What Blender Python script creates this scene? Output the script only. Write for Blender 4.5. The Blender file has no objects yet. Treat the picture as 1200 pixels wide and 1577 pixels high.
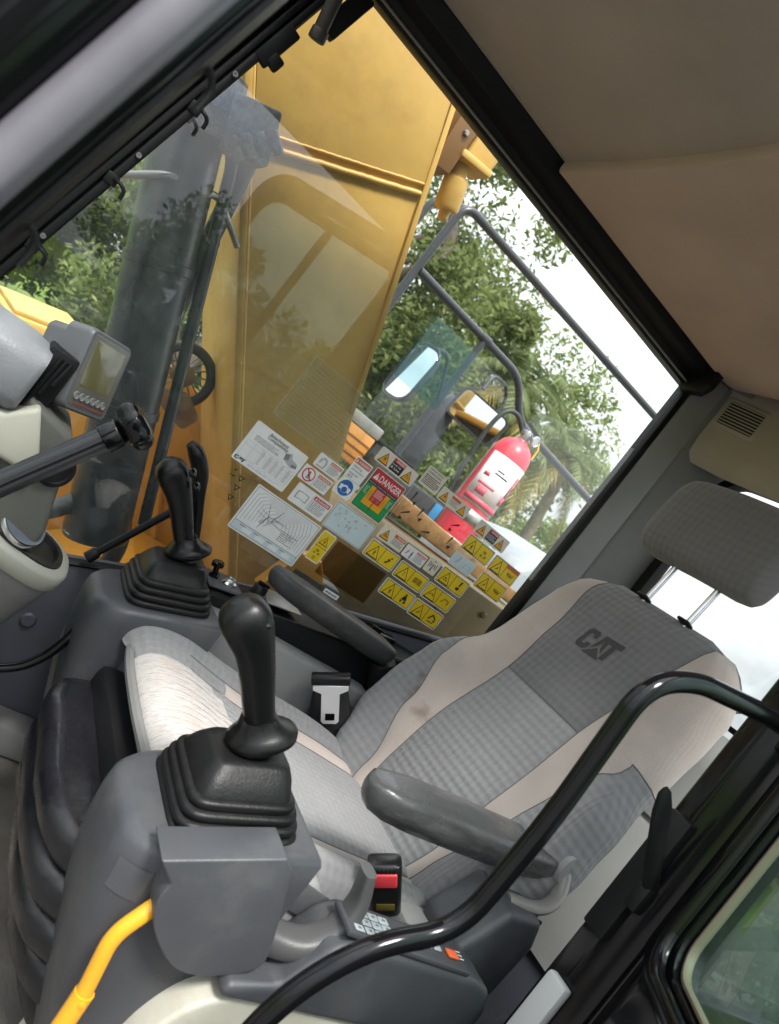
import bpy, bmesh, math, random
from mathutils import Vector, Matrix, noise as mnoise
random.seed(7)
R = math.radians
sc = bpy.context.scene
COL = sc.collection

# ------------------------------------------------------------------ camera
CAM = Vector((-1.03, 0.0, 0.98))
yaw, pitch, roll, FPX = R(30.6), R(-1.2), R(37.9), 1150.0
dv = Vector((math.cos(yaw)*math.cos(pitch), -math.sin(yaw)*math.cos(pitch), math.sin(pitch)))
r0 = dv.cross(Vector((0, 0, 1))).normalized(); u0 = r0.cross(dv)
rv = math.cos(roll)*r0 + math.sin(roll)*u0
uv_ = -math.sin(roll)*r0 + math.cos(roll)*u0
cd = bpy.data.cameras.new('camera'); cam = bpy.data.objects.new('camera', cd); COL.objects.link(cam)
M = Matrix((rv, uv_, -dv)).transposed().to_4x4(); M.translation = CAM
cam.matrix_world = M
cd.sensor_fit = 'HORIZONTAL'; cd.sensor_width = 36; cd.lens = FPX/1200*36
cd.clip_start = 0.02; cd.clip_end = 900
cd.dof.use_dof = True; cd.dof.focus_distance = 1.35; cd.dof.aperture_fstop = 9.0
sc.camera = cam

# ------------------------------------------------------------------ world + sun (bright overcast)
SUN_EL, SUN_AZ = R(58), R(205)
w = bpy.data.worlds.new('World'); sc.world = w; w.use_nodes = True
nt = w.node_tree; N = nt.nodes; L = nt.links; N.clear()
sky = N.new('ShaderNodeTexSky'); sky.sky_type = 'NISHITA'; sky.sun_disc = False
sky.sun_elevation = SUN_EL; sky.sun_rotation = SUN_AZ; sky.air_density = 1.0; sky.dust_density = 1.5
tc = N.new('ShaderNodeTexCoord'); mp = N.new('ShaderNodeMapping'); mp.inputs['Scale'].default_value = (1, 1, 2.6)
ns = N.new('ShaderNodeTexNoise'); ns.inputs['Scale'].default_value = 2.2; ns.inputs['Detail'].default_value = 7; ns.inputs['Roughness'].default_value = .55
cr = N.new('ShaderNodeValToRGB'); cr.color_ramp.elements[0].position = .26; cr.color_ramp.elements[1].position = .50
ns2 = N.new('ShaderNodeTexNoise'); ns2.inputs['Scale'].default_value = 3.4; ns2.inputs['Detail'].default_value = 5
cr2 = N.new('ShaderNodeValToRGB')
cr2.color_ramp.elements[0].position = .30; cr2.color_ramp.elements[0].color = (4.5, 4.85, 5.3, 1)
cr2.color_ramp.elements[1].position = .62; cr2.color_ramp.elements[1].color = (8.2, 8.2, 8.2, 1)
# overcast luminance law: a cloud deck is about three times brighter overhead than at the horizon
sx = N.new('ShaderNodeSeparateXYZ'); L.new(tc.outputs['Generated'], sx.inputs[0])
ce = N.new('ShaderNodeMapRange'); ce.inputs['From Min'].default_value = 0; ce.inputs['From Max'].default_value = 1; ce.inputs['To Min'].default_value = .27; ce.inputs['To Max'].default_value = 1.34; L.new(sx.outputs['Z'], ce.inputs['Value'])
vsc = N.new('ShaderNodeVectorMath'); vsc.operation = 'SCALE'; L.new(cr2.outputs['Color'], vsc.inputs[0]); L.new(ce.outputs['Result'], vsc.inputs['Scale'])
mx = N.new('ShaderNodeMixRGB'); bg = N.new('ShaderNodeBackground'); bg.inputs['Strength'].default_value = .12
wo = N.new('ShaderNodeOutputWorld')
L.new(tc.outputs['Generated'], mp.inputs['Vector']); L.new(mp.outputs['Vector'], ns.inputs['Vector']); L.new(mp.outputs['Vector'], ns2.inputs['Vector'])
L.new(ns.outputs['Fac'], cr.inputs['Fac']); L.new(ns2.outputs['Fac'], cr2.inputs['Fac'])
L.new(cr.outputs['Color'], mx.inputs['Fac']); L.new(sky.outputs['Color'], mx.inputs['Color1']); L.new(vsc.outputs['Vector'], mx.inputs['Color2'])
L.new(mx.outputs['Color'], bg.inputs['Color']); L.new(bg.outputs['Background'], wo.inputs['Surface'])
sd = bpy.data.lights.new('sun', 'SUN'); sun = bpy.data.objects.new('sun', sd); COL.objects.link(sun)
sd.energy = 1.5; sd.angle = R(14); sd.color = (1, .96, .9)
# light comes from the open door side (-X), a little from the front, high up
sdir = Vector((-math.cos(SUN_EL)*.93, math.cos(SUN_EL)*.37, math.sin(SUN_EL)))
sun.rotation_euler = sdir.to_track_quat('Z', 'Y').to_euler()
sky.sun_rotation = math.atan2(sdir.x, sdir.y)
sun.location = sdir*30
sc.view_settings.view_transform = 'Standard'; sc.view_settings.look = 'None'
sc.view_settings.exposure = 1.95; sc.view_settings.gamma = 1; sc.view_settings.use_curve_mapping = False
cy = sc.cycles; cy.use_denoising = True
try: cy.denoiser = 'OPENIMAGEDENOISE'; cy.denoising_input_passes = 'RGB_ALBEDO_NORMAL'; cy.denoising_prefilter = 'ACCURATE'
except Exception: pass
cy.max_bounces = 6; cy.diffuse_bounces = 3; cy.glossy_bounces = 3; cy.transmission_bounces = 3; cy.transparent_max_bounces = 16
cy.caustics_reflective = False; cy.caustics_refractive = False; cy.sample_clamp_indirect = 6

# ------------------------------------------------------------------ helpers
def V(*a): return Vector(a)
def tag(o, label=None, cat=None, group=None, kind=None):
    if label: o['label'] = label
    if cat: o['category'] = cat
    if group: o['group'] = group
    if kind: o['kind'] = kind
    return o
def thing(name, label, cat, loc=(0, 0, 0), group=None, kind=None):
    o = bpy.data.objects.new(name, None); COL.objects.link(o); o.location = loc; o.empty_display_size = .05
    return tag(o, label, cat, group, kind)
def link(name, me, mat, parent=None, sharp=40):
    o = bpy.data.objects.new(name, me); COL.objects.link(o)
    if mat is not None and not me.materials: me.materials.append(mat)
    if parent is not None:
        o.parent = parent
        if parent.type == 'EMPTY': o.matrix_parent_inverse = Matrix.Translation(-parent.location)
    if sharp is not None and len(me.polygons):
        me.shade_smooth(); me.set_sharp_from_angle(angle=R(sharp))
    return o
def raw(name, verts, faces, mat, parent=None, sharp=40, uvs=None):
    me = bpy.data.meshes.new(name); me.from_pydata([tuple(v) for v in verts], [], faces); me.update()
    if uvs:
        ul = me.uv_layers.new(name='UVMap')
        for lp in me.loops: ul.data[lp.index].uv = uvs[lp.vertex_index]
    return link(name, me, mat, parent, sharp)
def ring(c, ax, ay, a, b, n=20, e=2.0):
    c, ax, ay = Vector(c), Vector(ax), Vector(ay); out = []
    for i in range(n):
        t = 2*math.pi*i/n; ct, st = math.cos(t), math.sin(t)
        out.append(c + ax*(a*math.copysign(abs(ct)**(2/e), ct)) + ay*(b*math.copysign(abs(st)**(2/e), st)))
    return out
def fillet(pts, rad, seg=6):
    pts = [Vector(p) for p in pts]; out = [pts[0]]
    for i in range(1, len(pts)-1):
        p, a, b = pts[i], pts[i-1], pts[i+1]
        d1, d2 = (a-p), (b-p); l1, l2 = d1.length, d2.length; d1.normalize(); d2.normalize()
        t = min(rad, l1*.49, l2*.49)
        A, B = p+d1*t, p+d2*t
        for k in range(seg+1):
            s = k/seg; out.append(A*(1-s)**2 + p*2*s*(1-s) + B*s*s)
    out.append(pts[-1]); return out
def crv(pts, n=6):
    """Catmull-Rom through points"""
    pts = [Vector(p) for p in pts]; P = [pts[0]*2-pts[1]] + pts + [pts[-1]*2-pts[-2]]; out = []
    for i in range(1, len(P)-2):
        a, b, c, d = P[i-1], P[i], P[i+1], P[i+2]
        for k in range(n):
            t = k/n; out.append(.5*((2*b) + (c-a)*t + (2*a-5*b+4*c-d)*t*t + (3*b-a-3*c+d)*t**3))
    out.append(pts[-1]); return out
class G:
    def __init__(s): s.bm = bmesh.new()
    def box(s, c, size, rot=None, bev=0, seg=2):
        m = Matrix.Translation(Vector(c)) @ (rot.to_4x4() if rot is not None else Matrix.Identity(4)) @ Matrix.Diagonal((*size, 1))
        g = bmesh.ops.create_cube(s.bm, size=1, matrix=m)
        if bev:
            es = list({e for v in g['verts'] for e in v.link_edges})
            bmesh.ops.bevel(s.bm, geom=es, offset=bev, segments=seg, profile=.5, affect='EDGES', clamp_overlap=True)
        return s
    def bx(s, x0, x1, y0, y1, z0, z1, bev=0, seg=2):
        return s.box(((x0+x1)/2, (y0+y1)/2, (z0+z1)/2), (abs(x1-x0), abs(y1-y0), abs(z1-z0)), None, bev, seg)
    def prism(s, pts, ext, bev=0, seg=2):
        ext = Vector(ext); a = [s.bm.verts.new(Vector(p)) for p in pts]; b = [s.bm.verts.new(Vector(p)+ext) for p in pts]; n = len(a)
        fs = [s.bm.faces.new(a), s.bm.faces.new(b[::-1])]
        for i in range(n): fs.append(s.bm.faces.new((a[i], b[i], b[(i+1) % n], a[(i+1) % n])))
        bmesh.ops.recalc_face_normals(s.bm, faces=fs)
        if bev:
            es = list({e for f in fs for e in f.edges})
            bmesh.ops.bevel(s.bm, geom=es, offset=bev, segments=seg, profile=.5, affect='EDGES', clamp_overlap=True)
        return s
    def loft(s, rings, cap=True, close=True):
        vs = [[s.bm.verts.new(p) for p in r] for r in rings]; fs = []
        n = len(vs[0])
        for a, b in zip(vs, vs[1:]):
            for i in range(n if close else n-1):
                j = (i+1) % n; fs.append(s.bm.faces.new((a[i], a[j], b[j], b[i])))
        if cap and close: fs += [s.bm.faces.new(vs[0][::-1]), s.bm.faces.new(vs[-1])]
        bmesh.ops.recalc_face_normals(s.bm, faces=fs); return s
    def tube(s, path, r, n=12, flat=1.0, cap=True):
        P = [Vector(p) for p in path]; rr = r if isinstance(r, (list, tuple)) else [r]*len(P)
        T = [(P[min(i+1, len(P)-1)]-P[max(i-1, 0)]).normalized() for i in range(len(P))]
        up = Vector((0, 0, 1)) if abs(T[0].z) < .9 else Vector((1, 0, 0))
        nx = T[0].cross(up).normalized(); rings = []
        for i, p in enumerate(P):
            nx = (nx - T[i]*nx.dot(T[i])).normalized(); ny = T[i].cross(nx)
            rings.append([p + nx*(rr[i]*math.cos(2*math.pi*k/n)) + ny*(rr[i]*flat*math.sin(2*math.pi*k/n)) for k in range(n)])
        return s.loft(rings, cap)
    def cyl(s, a, b, r0_, r1_=None, n=20, bev=0):
        a, b = Vector(a), Vector(b); r1_ = r0_ if r1_ is None else r1_
        if not bev: return s.tube([a, b], [r0_, r1_], n)
        d = (b-a).normalized(); return s.tube([a, a+d*bev*.3, a+d*bev, b-d*bev, b-d*bev*.3, b], [r0_-bev, r0_-bev*.3, r0_, r1_, r1_-bev*.3, r1_-bev], n)
    def lathe(s, o, axis, prof, n=28):
        o, ax = Vector(o), Vector(axis).normalized(); up = Vector((1, 0, 0)) if abs(ax.x) < .8 else Vector((0, 0, 1))
        u = ax.cross(up).normalized(); v = ax.cross(u)
        return s.loft([[o+ax*h+u*(r_*math.cos(2*math.pi*k/n))+v*(r_*math.sin(2*math.pi*k/n)) for k in range(n)] for r_, h in prof])
    def obj(s, name, mat, parent=None, sharp=40):
        me = bpy.data.meshes.new(name); s.bm.to_mesh(me); s.bm.free(); return link(name, me, mat, parent, sharp)
def interp(tab, x):
    if x <= tab[0][0]: return tab[0][1]
    for (a, b), (c, d) in zip(tab, tab[1:]):
        if x <= c:
            t = (x-a)/(c-a); t = t*t*(3-2*t); return b+(d-b)*t
    return tab[-1][1]

# ------------------------------------------------------------------ materials
def srgb(h):
    h = h.lstrip('#'); c = [int(h[i:i+2], 16)/255 for i in (0, 2, 4)]
    return tuple(x/12.92 if x <= .04045 else ((x+.055)/1.055)**2.4 for x in c)
MATS = {}
def mat(name, col, rough=.5, metal=0, bump=0, bscale=300, var=0, vscale=9, dirt=None, dscale=5, dpos=(.5, .72), coat=0, spec=.5, dstretch=(1, 1, 1), rvar=0, bdist=.002):
    if name in MATS: return MATS[name]
    m = bpy.data.materials.new(name); m.use_nodes = True; nt = m.node_tree; N, L = nt.nodes, nt.links
    b = N['Principled BSDF']; b.inputs['Roughness'].default_value = rough; b.inputs['Metallic'].default_value = metal
    b.inputs['Coat Weight'].default_value = coat; b.inputs['Coat Roughness'].default_value = .12; b.inputs['Specular IOR Level'].default_value = spec
    c = (*col[:3], 1); b.inputs['Base Color'].default_value = c
    tc = N.new('ShaderNodeTexCoord'); out = None
    if var:
        n1 = N.new('ShaderNodeTexNoise'); n1.inputs['Scale'].default_value = vscale; n1.inputs['Detail'].default_value = 6; L.new(tc.outputs['Object'], n1.inputs['Vector'])
        mr = N.new('ShaderNodeMapRange'); mr.inputs['From Min'].default_value = .3; mr.inputs['From Max'].default_value = .7; mr.inputs['To Min'].default_value = 1-var; mr.inputs['To Max'].default_value = 1+var
        L.new(n1.outputs['Fac'], mr.inputs['Value'])
        vm = N.new('ShaderNodeVectorMath'); vm.operation = 'SCALE'; vm.inputs[0].default_value = col[:3]; L.new(mr.outputs['Result'], vm.inputs['Scale']); out = vm.outputs['Vector']
    if dirt:
        n2 = N.new('ShaderNodeTexNoise'); n2.inputs['Scale'].default_value = dscale; n2.inputs['Detail'].default_value = 9; n2.inputs['Roughness'].default_value = .68
        mpp = N.new('ShaderNodeMapping'); mpp.inputs['Scale'].default_value = dstretch; L.new(tc.outputs['Object'], mpp.inputs['Vector']); L.new(mpp.outputs['Vector'], n2.inputs['Vector'])
        rp = N.new('ShaderNodeMapRange'); rp.inputs['From Min'].default_value = dpos[0]; rp.inputs['From Max'].default_value = dpos[1]; L.new(n2.outputs['Fac'], rp.inputs['Value'])
        mx = N.new('ShaderNodeMixRGB'); L.new(rp.outputs['Result'], mx.inputs['Fac']); mx.inputs['Color2'].default_value = (*dirt[:3], 1)
        if out: L.new(out, mx.inputs['Color1'])
        else: mx.inputs['Color1'].default_value = c
        out = mx.outputs['Color']
    if out: L.new(out, b.inputs['Base Color'])
    if rvar:
        n3 = N.new('ShaderNodeTexNoise'); n3.inputs['Scale'].default_value = 14; n3.inputs['Detail'].default_value = 7; L.new(tc.outputs['Object'], n3.inputs['Vector'])
        mr = N.new('ShaderNodeMapRange'); mr.inputs['From Min'].default_value = .3; mr.inputs['From Max'].default_value = .7; mr.inputs['To Min'].default_value = max(.03, rough-rvar); mr.inputs['To Max'].default_value = min(1, rough+rvar)
        L.new(n3.outputs['Fac'], mr.inputs['Value']); L.new(mr.outputs['Result'], b.inputs['Roughness'])
    if bump:
        n4 = N.new('ShaderNodeTexNoise'); n4.inputs['Scale'].default_value = bscale; n4.inputs['Detail'].default_value = 3; L.new(tc.outputs['Object'], n4.inputs['Vector'])
        bp = N.new('ShaderNodeBump'); bp.inputs['Strength'].default_value = bump; bp.inputs['Distance'].default_value = bdist; L.new(n4.outputs['Fac'], bp.inputs['Height']); L.new(bp.outputs['Normal'], b.inputs['Normal'])
    MATS[name] = m; return m
def glass(name, tint, ior=1.5, haze=0.0, hcol=(.8, .85, .85), dscale=30):
    m = bpy.data.materials.new(name); m.use_nodes = True; nt = m.node_tree; N, L = nt.nodes, nt.links; N.clear()
    tr = N.new('ShaderNodeBsdfTransparent'); tr.inputs['Color'].default_value = (*tint, 1)
    gl = N.new('ShaderNodeBsdfGlossy'); gl.inputs['Roughness'].default_value = .0
    fr = N.new('ShaderNodeFresnel'); fr.inputs['IOR'].default_value = ior
    mx = N.new('ShaderNodeMixShader'); out = N.new('ShaderNodeOutputMaterial')
    ge = N.new('ShaderNodeNewGeometry'); iv = N.new('ShaderNodeMath'); iv.operation = 'SUBTRACT'; iv.inputs[0].default_value = 1; L.new(ge.outputs['Backfacing'], iv.inputs[1])
    ml = N.new('ShaderNodeMath'); ml.operation = 'MULTIPLY'; L.new(fr.outputs['Fac'], ml.inputs[0]); L.new(iv.outputs['Value'], ml.inputs[1])
    L.new(ml.outputs['Value'], mx.inputs['Fac']); L.new(tr.outputs['BSDF'], mx.inputs[1]); L.new(gl.outputs['BSDF'], mx.inputs[2]); last = mx.outputs['Shader']
    if haze:   # dust film on the pane
        df = N.new('ShaderNodeBsdfDiffuse'); df.inputs['Color'].default_value = (*hcol, 1)
        tc = N.new('ShaderNodeTexCoord'); n = N.new('ShaderNodeTexNoise'); n.inputs['Scale'].default_value = dscale; n.inputs['Detail'].default_value = 10; n.inputs['Roughness'].default_value = .7; L.new(tc.outputs['Object'], n.inputs['Vector'])
        vo = N.new('ShaderNodeTexVoronoi'); vo.inputs['Scale'].default_value = 90; vo.inputs['Randomness'].default_value = 1; L.new(tc.outputs['Object'], vo.inputs['Vector'])
        r2 = N.new('ShaderNodeMapRange'); r2.inputs['From Min'].default_value = .10; r2.inputs['From Max'].default_value = .05; r2.inputs['To Max'].default_value = .25; L.new(vo.outputs['Distance'], r2.inputs['Value'])
        n5 = N.new('ShaderNodeTexNoise'); n5.inputs['Scale'].default_value = 5; L.new(tc.outputs['Object'], n5.inputs['Vector'])
        r5 = N.new('ShaderNodeMapRange'); r5.inputs['From Min'].default_value = .5; r5.inputs['From Max'].default_value = .7; L.new(n5.outputs['Fac'], r5.inputs['Value'])
        m5 = N.new('ShaderNodeMath'); m5.operation = 'MULTIPLY'; L.new(r2.outputs['Result'], m5.inputs[0]); L.new(r5.outputs['Result'], m5.inputs[1])
        rp = N.new('ShaderNodeMapRange'); rp.inputs['From Min'].default_value = .35; rp.inputs['From Max'].default_value = .75; rp.inputs['To Min'].default_value = haze*.4; rp.inputs['To Max'].default_value = haze*1.6; L.new(n.outputs['Fac'], rp.inputs['Value'])
        ad = N.new('ShaderNodeMath'); ad.operation = 'ADD'; L.new(rp.outputs['Result'], ad.inputs[0]); L.new(m5.outputs['Value'], ad.inputs[1])
        m2 = N.new('ShaderNodeMixShader'); L.new(ad.outputs['Value'], m2.inputs['Fac']); L.new(last, m2.inputs[1]); L.new(df.outputs['BSDF'], m2.inputs[2]); last = m2.outputs['Shader']
    L.new(last, out.inputs['Surface']); return m
def fabric(name, col, weave=90.0, depth=.5, var=.12, stain=None, worn=False):
    """seat cloth: woven dimple lattice laid on the piece's own UV (metres)"""
    m = bpy.data.materials.new(name); m.use_nodes = True; nt = m.node_tree; N, L = nt.nodes, nt.links
    b = N['Principled BSDF']; b.inputs['Roughness'].default_value = .92; b.inputs['Specular IOR Level'].default_value = .15
    b.inputs['Sheen Weight'].default_value = .25; b.inputs['Sheen Roughness'].default_value = .6
    tc = N.new('ShaderNodeTexCoord'); sp = N.new('ShaderNodeSeparateXYZ'); L.new(tc.outputs['UV'], sp.inputs[0])
    def mth(op, a, bb=None):
        n = N.new('ShaderNodeMath'); n.operation = op
        for i, q in enumerate((a, bb)):
            if q is None: continue
            if isinstance(q, (int, float)): n.inputs[i].default_value = q
            else: L.new(q, n.inputs[i])
        return n.outputs['Value']
    k = weave*2*math.pi/2
    sx = mth('SINE', mth('MULTIPLY', mth('ADD', sp.outputs['X'], sp.outputs['Y']), k)); sy = mth('SINE', mth('MULTIPLY', mth('SUBTRACT', sp.outputs['X'], sp.outputs['Y']), k))
    lat = mth('MULTIPLY', sx, sy)
    nz = N.new('ShaderNodeTexNoise'); nz.inputs['Scale'].default_value = 700; nz.inputs['Detail'].default_value = 2; L.new(tc.outputs['Object'], nz.inputs['Vector'])
    hgt = mth('ADD', lat, mth('MULTIPLY', nz.outputs['Fac'], .8))
    bp = N.new('ShaderNodeBump'); bp.inputs['Strength'].default_value = depth; bp.inputs['Distance'].default_value = .0015; L.new(hgt, bp.inputs['Height']); L.new(bp.outputs['Normal'], b.inputs['Normal'])
    n1 = N.new('ShaderNodeTexNoise'); n1.inputs['Scale'].default_value = 7; n1.inputs['Detail'].default_value = 8; L.new(tc.outputs['Object'], n1.inputs['Vector'])
    f = mth('ADD', mth('MULTIPLY', mth('SUBTRACT', n1.outputs['Fac'], .5), var*4), mth('ADD', 1.0, mth('MULTIPLY', lat, .07)))
    f = mth('ADD', f, mth('MULTIPLY', mth('SUBTRACT', nz.outputs['Fac'], .5), .5))
    vm = N.new('ShaderNodeVectorMath'); vm.operation = 'SCALE'; vm.inputs[0].default_value = col[:3]; L.new(f, vm.inputs['Scale']); out = vm.outputs['Vector']
    if stain:
        for (c, r_, sc_) in stain:
            vd = N.new('ShaderNodeVectorMath'); vd.operation = 'DISTANCE'; vd.inputs[1].default_value = c; L.new(tc.outputs['Object'], vd.inputs[0])
            n2 = N.new('ShaderNodeTexNoise'); n2.inputs['Scale'].default_value = 45; n2.inputs['Detail'].default_value = 6; L.new(tc.outputs['Object'], n2.inputs['Vector'])
            q = mth('ADD', vd.outputs['Value'], mth('MULTIPLY', mth('SUBTRACT', n2.outputs['Fac'], .5), r_*1.6))
            mr = N.new('ShaderNodeMapRange'); mr.inputs['From Min'].default_value = r_; mr.inputs['From Max'].default_value = r_*.3; mr.inputs['To Max'].default_value = .75; L.new(q, mr.inputs['Value'])
            mx = N.new('ShaderNodeMixRGB'); L.new(mr.outputs['Result'], mx.inputs['Fac']); L.new(out, mx.inputs['Color1']); mx.inputs['Color2'].default_value = (*sc_, 1); out = mx.outputs['Color']
    if worn:   # nap rubbed through to the pale backing, streaked along the width
        mp = N.new('ShaderNodeMapping'); mp.inputs['Scale'].default_value = (230, 26, 1); mp.inputs['Rotation'].default_value = (0, 0, .0); L.new(tc.outputs['UV'], mp.inputs['Vector'])
        n2 = N.new('ShaderNodeTexNoise'); n2.inputs['Scale'].default_value = 1.6; n2.inputs['Detail'].default_value = 8; n2.inputs['Roughness'].default_value = .7; L.new(mp.outputs['Vector'], n2.inputs['Vector'])
        rp = N.new('ShaderNodeValToRGB'); e = rp.color_ramp.elements
        e[0].position = .33; e[0].color = (.20, .165, .145, 1); e[1].position = .56; e[1].color = (.46, .44, .425, 1); q = e.new(.43); q.color = (.385, .355, .335, 1)
        L.new(n2.outputs['Fac'], rp.inputs['Fac'])
        n6 = N.new('ShaderNodeTexNoise'); n6.inputs['Scale'].default_value = 12; n6.inputs['Detail'].default_value = 3; L.new(tc.outputs['Object'], n6.inputs['Vector'])
        r6 = N.new('ShaderNodeMapRange'); r6.inputs['From Min'].default_value = .52; r6.inputs['From Max'].default_value = .75; r6.inputs['To Max'].default_value = .45; L.new(n6.outputs['Fac'], r6.inputs['Value'])
        m6 = N.new('ShaderNodeMixRGB'); L.new(r6.outputs['Result'], m6.inputs['Fac']); L.new(rp.outputs['Color'], m6.inputs['Color1']); m6.inputs['Color2'].default_value = (.42, .29, .235, 1)
        out = m6.outputs['Color']; bp2 = N.new('ShaderNodeBump'); bp2.inputs['Strength'].default_value = .5; bp2.inputs['Distance'].default_value = .002
        L.new(n2.outputs['Fac'], bp2.inputs['Height']); L.new(bp2.outputs['Normal'], b.inputs['Normal'])
    L.new(out, b.inputs['Base Color']); return m
# ------------------------------------------------------------------ palette
BLK_PAINT = mat('black_gloss_paint', (.004, .004, .005), .14, var=.3, vscale=5, rvar=.05, spec=.3)
BLK = mat('black_plastic', (.007, .007, .008), .46, bump=.15, bscale=500, dirt=(.04, .038, .036), dscale=6, dpos=(.6, .95), spec=.2)
RUB = mat('black_rubber', (.007, .007, .0075), .42, bump=.2, bscale=260, dirt=(.04, .038, .036), dscale=8, dpos=(.58, .95), spec=.26, rvar=.12)
JOY = mat('joystick_rubber', (.005, .005, .0055), .34, bump=.1, bscale=380, rvar=.1, spec=.3)
GREY = mat('console_grey_plastic', (.062, .065, .073), .48, bump=.35, bscale=700, var=.14, dirt=(.11, .108, .105), dscale=9, dpos=(.50, .9), rvar=.1, bdist=.001)
NAVY = mat('blue_grey_trim', (.062, .066, .086), .55, bump=.22, bscale=420, var=.12, dirt=(.15, .14, .13), dscale=6, dpos=(.56, .95), bdist=.001)
LGREY = mat('light_grey_plastic', (.24, .24, .24), .5, bump=.2, bscale=480, var=.08, dirt=(.30, .28, .26), dscale=5, dpos=(.55, .95), bdist=.001)
PILGREY = mat('pillar_grey_trim', (.165, .165, .162), .6, bump=.2, bscale=420, var=.06, bdist=.001)
BEIGE = mat('beige_plastic', (.43, .42, .355), .5, bump=.15, bscale=420, var=.07, dirt=(.26, .24, .19), dscale=6, dpos=(.56, .95), bdist=.001)
TRIMBE = mat('rear_trim_beige', (.36, .315, .26), .65, bump=.25, bscale=380, var=.06, bdist=.001)
HEAD = mat('headliner', (.37, .305, .25), .8, bump=.35, bscale=520, var=.10, vscale=4, bdist=.001)
HEAD_LIT = mat('headliner_rear_lit', (.46, .345, .265), .8, bump=.35, bscale=520, var=.10, vscale=4, bdist=.001)  # light on the rear panel is put in as a paler, browner tone
STEEL = mat('bright_steel', (.62, .62, .63), .25, 1, rvar=.1)
DSTEEL = mat('worn_steel', (.30, .29, .28), .4, 1, rvar=.15)
FLOORM = mat('rubber_floor', (.15, .138, .122), .75, bump=.4, bscale=160, var=.3, vscale=8, dirt=(.21, .185, .15), dscale=4, dpos=(.45, .85))
GLASS = glass('window_glass', (.935, .955, .945), 1.9, .024)
GLASS_D = glass('rear_glass', (.74, .86, .80), 1.6, .05, (.35, .5, .44))

CAB = thing('excavator_cab', 'black framed excavator cab shell with large side window and brown headliner', 'cab', (0, -.7, .06))
def cabp(g, name, m, sharp=40, parent=None): return g.obj(name, m, parent or CAB, sharp)

# floor
fl = cabp(G().bx(-.53, .47, -1.62, .62, .03, .098, .004), 'floor', FLOORM)
g = G()
for i in range(26): g.bx(-.36, .38, -.44+i*.028-.02, -.44+i*.028-.006, .0985, .1015, .001, 1)
cabp(g, 'floor_rib', FLOORM)

# right-hand side wall under the window: sill falls towards the front
sill = [(.40, .20), (.10, .37), (-.10, .40), (-.30, .455), (-.474, .522), (-.652, .596), (-.90, .67), (-1.256, .76), (-1.40, .79)]
poly = [(.445, y, z) for y, z in sill] + [(.445, -1.62, .80), (.445, -1.62, .10), (.445, .55, .10)]
cabp(G().prism(poly, (.06, 0, 0), .006), 'side_panel', NAVY)
# sill trim strip
g = G(); g.tube([V(.452, y, z+.004) for y, z in sill], .014, 10, .55); cabp(g, 'sill_trim', BLK)
# raised bezel on the side panel, storage pocket shape and cap
g = G(); g.tube(crv([(.44, -.515, .22), (.44, -.475, .32), (.44, -.455, .41), (.44, -.475, .475), (.44, -.55, .50)], 5), .026, 10, .6); cabp(g, 'side_pocket', PILGREY)
cabp(G().lathe((.447, -.37, .345), (-1, 0, 0), [(.016, 0), (.016, .006), (.012, .010), (.002, .010)]), 'screw_cap', NAVY)
cabp(G().bx(.37, .445, -.9, .5, .1, .165, .012), 'kick_strip', PILGREY)

# window pane, right
pane = [(.472, .09, .42), (.472, -.30, .46), (.472, -.652, .60), (.472, -1.256, .765), (.472, -1.385, .79), (.472, -1.395, 1.69), (.472, -.14, 1.70)]
cabp(G().prism(pane, (.005, 0, 0)), 'window_pane', GLASS, None)
# right A-pillar: stacked ribs of a roller track
def apil(z): return .180-.194*z      # Y of the inner edge at height z
def pil_box(x0, x1, a, b, z0=.15, z1=1.74, bev=.003):
    return [(x0, apil(z0)+a, z0), (x1, apil(z0)+a, z0), (x1, apil(z0)+b, z0), (x0, apil(z0)+b, z0)], V(0, apil(z1)-apil(z0), z1-z0), bev
g = G(); p, e, b = pil_box(.452, .53, .000, .085); g.prism(p, e, b); cabp(g, 'pillar', BLK)
for nm, x0, x1, a, b, m in (('track_lip', .430, .452, .002, .016, BLK), ('track_channel', .440, .4515, .020, .034, RUB), ('track_lip', .428, .4515, .038, .046, BLK_PAINT), ('track_rail', .415, .4515, .050, .074, BLK), ('seal', .436, .452, .0755, .092, RUB)):
    g = G(); p, e, bv = pil_box(x0, x1, a, b); g.prism(p, e, bv); cabp(g, nm, m)
for y, z, dx in ((.058, .955, 0), (.028, .962, 1), (-.005, 1.20, 0), (-.027, 1.17, 1), (-.050, 1.41, 0), (-.062, 1.385, 1)):
    a = .061 if dx == 0 else .009; x = .415 if dx == 0 else .430
    cabp(G().lathe((x, apil(z)+a, z), (-1, 0, 0), [(.0055, 0), (.0055, .003), (.0042, .0045), (.0025, .0045), (.0024, .002)], 12), 'bolt', DSTEEL)
for z in (.93, 1.10, 1.285):   # C-shaped blind hooks on the pillar's inner edge
    y = apil(z); g = G()
    g.tube(fillet([(.432, y+.006, z+.012), (.418, y-.008, z+.013), (.418, y-.020, z+.007), (.420, y-.021, z-.009)], .006), .0036, 8); g.box((.433, y+.006, z+.010), (.012, .022, .020), None, .002)
    cabp(g, 'hook', BLK)
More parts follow.
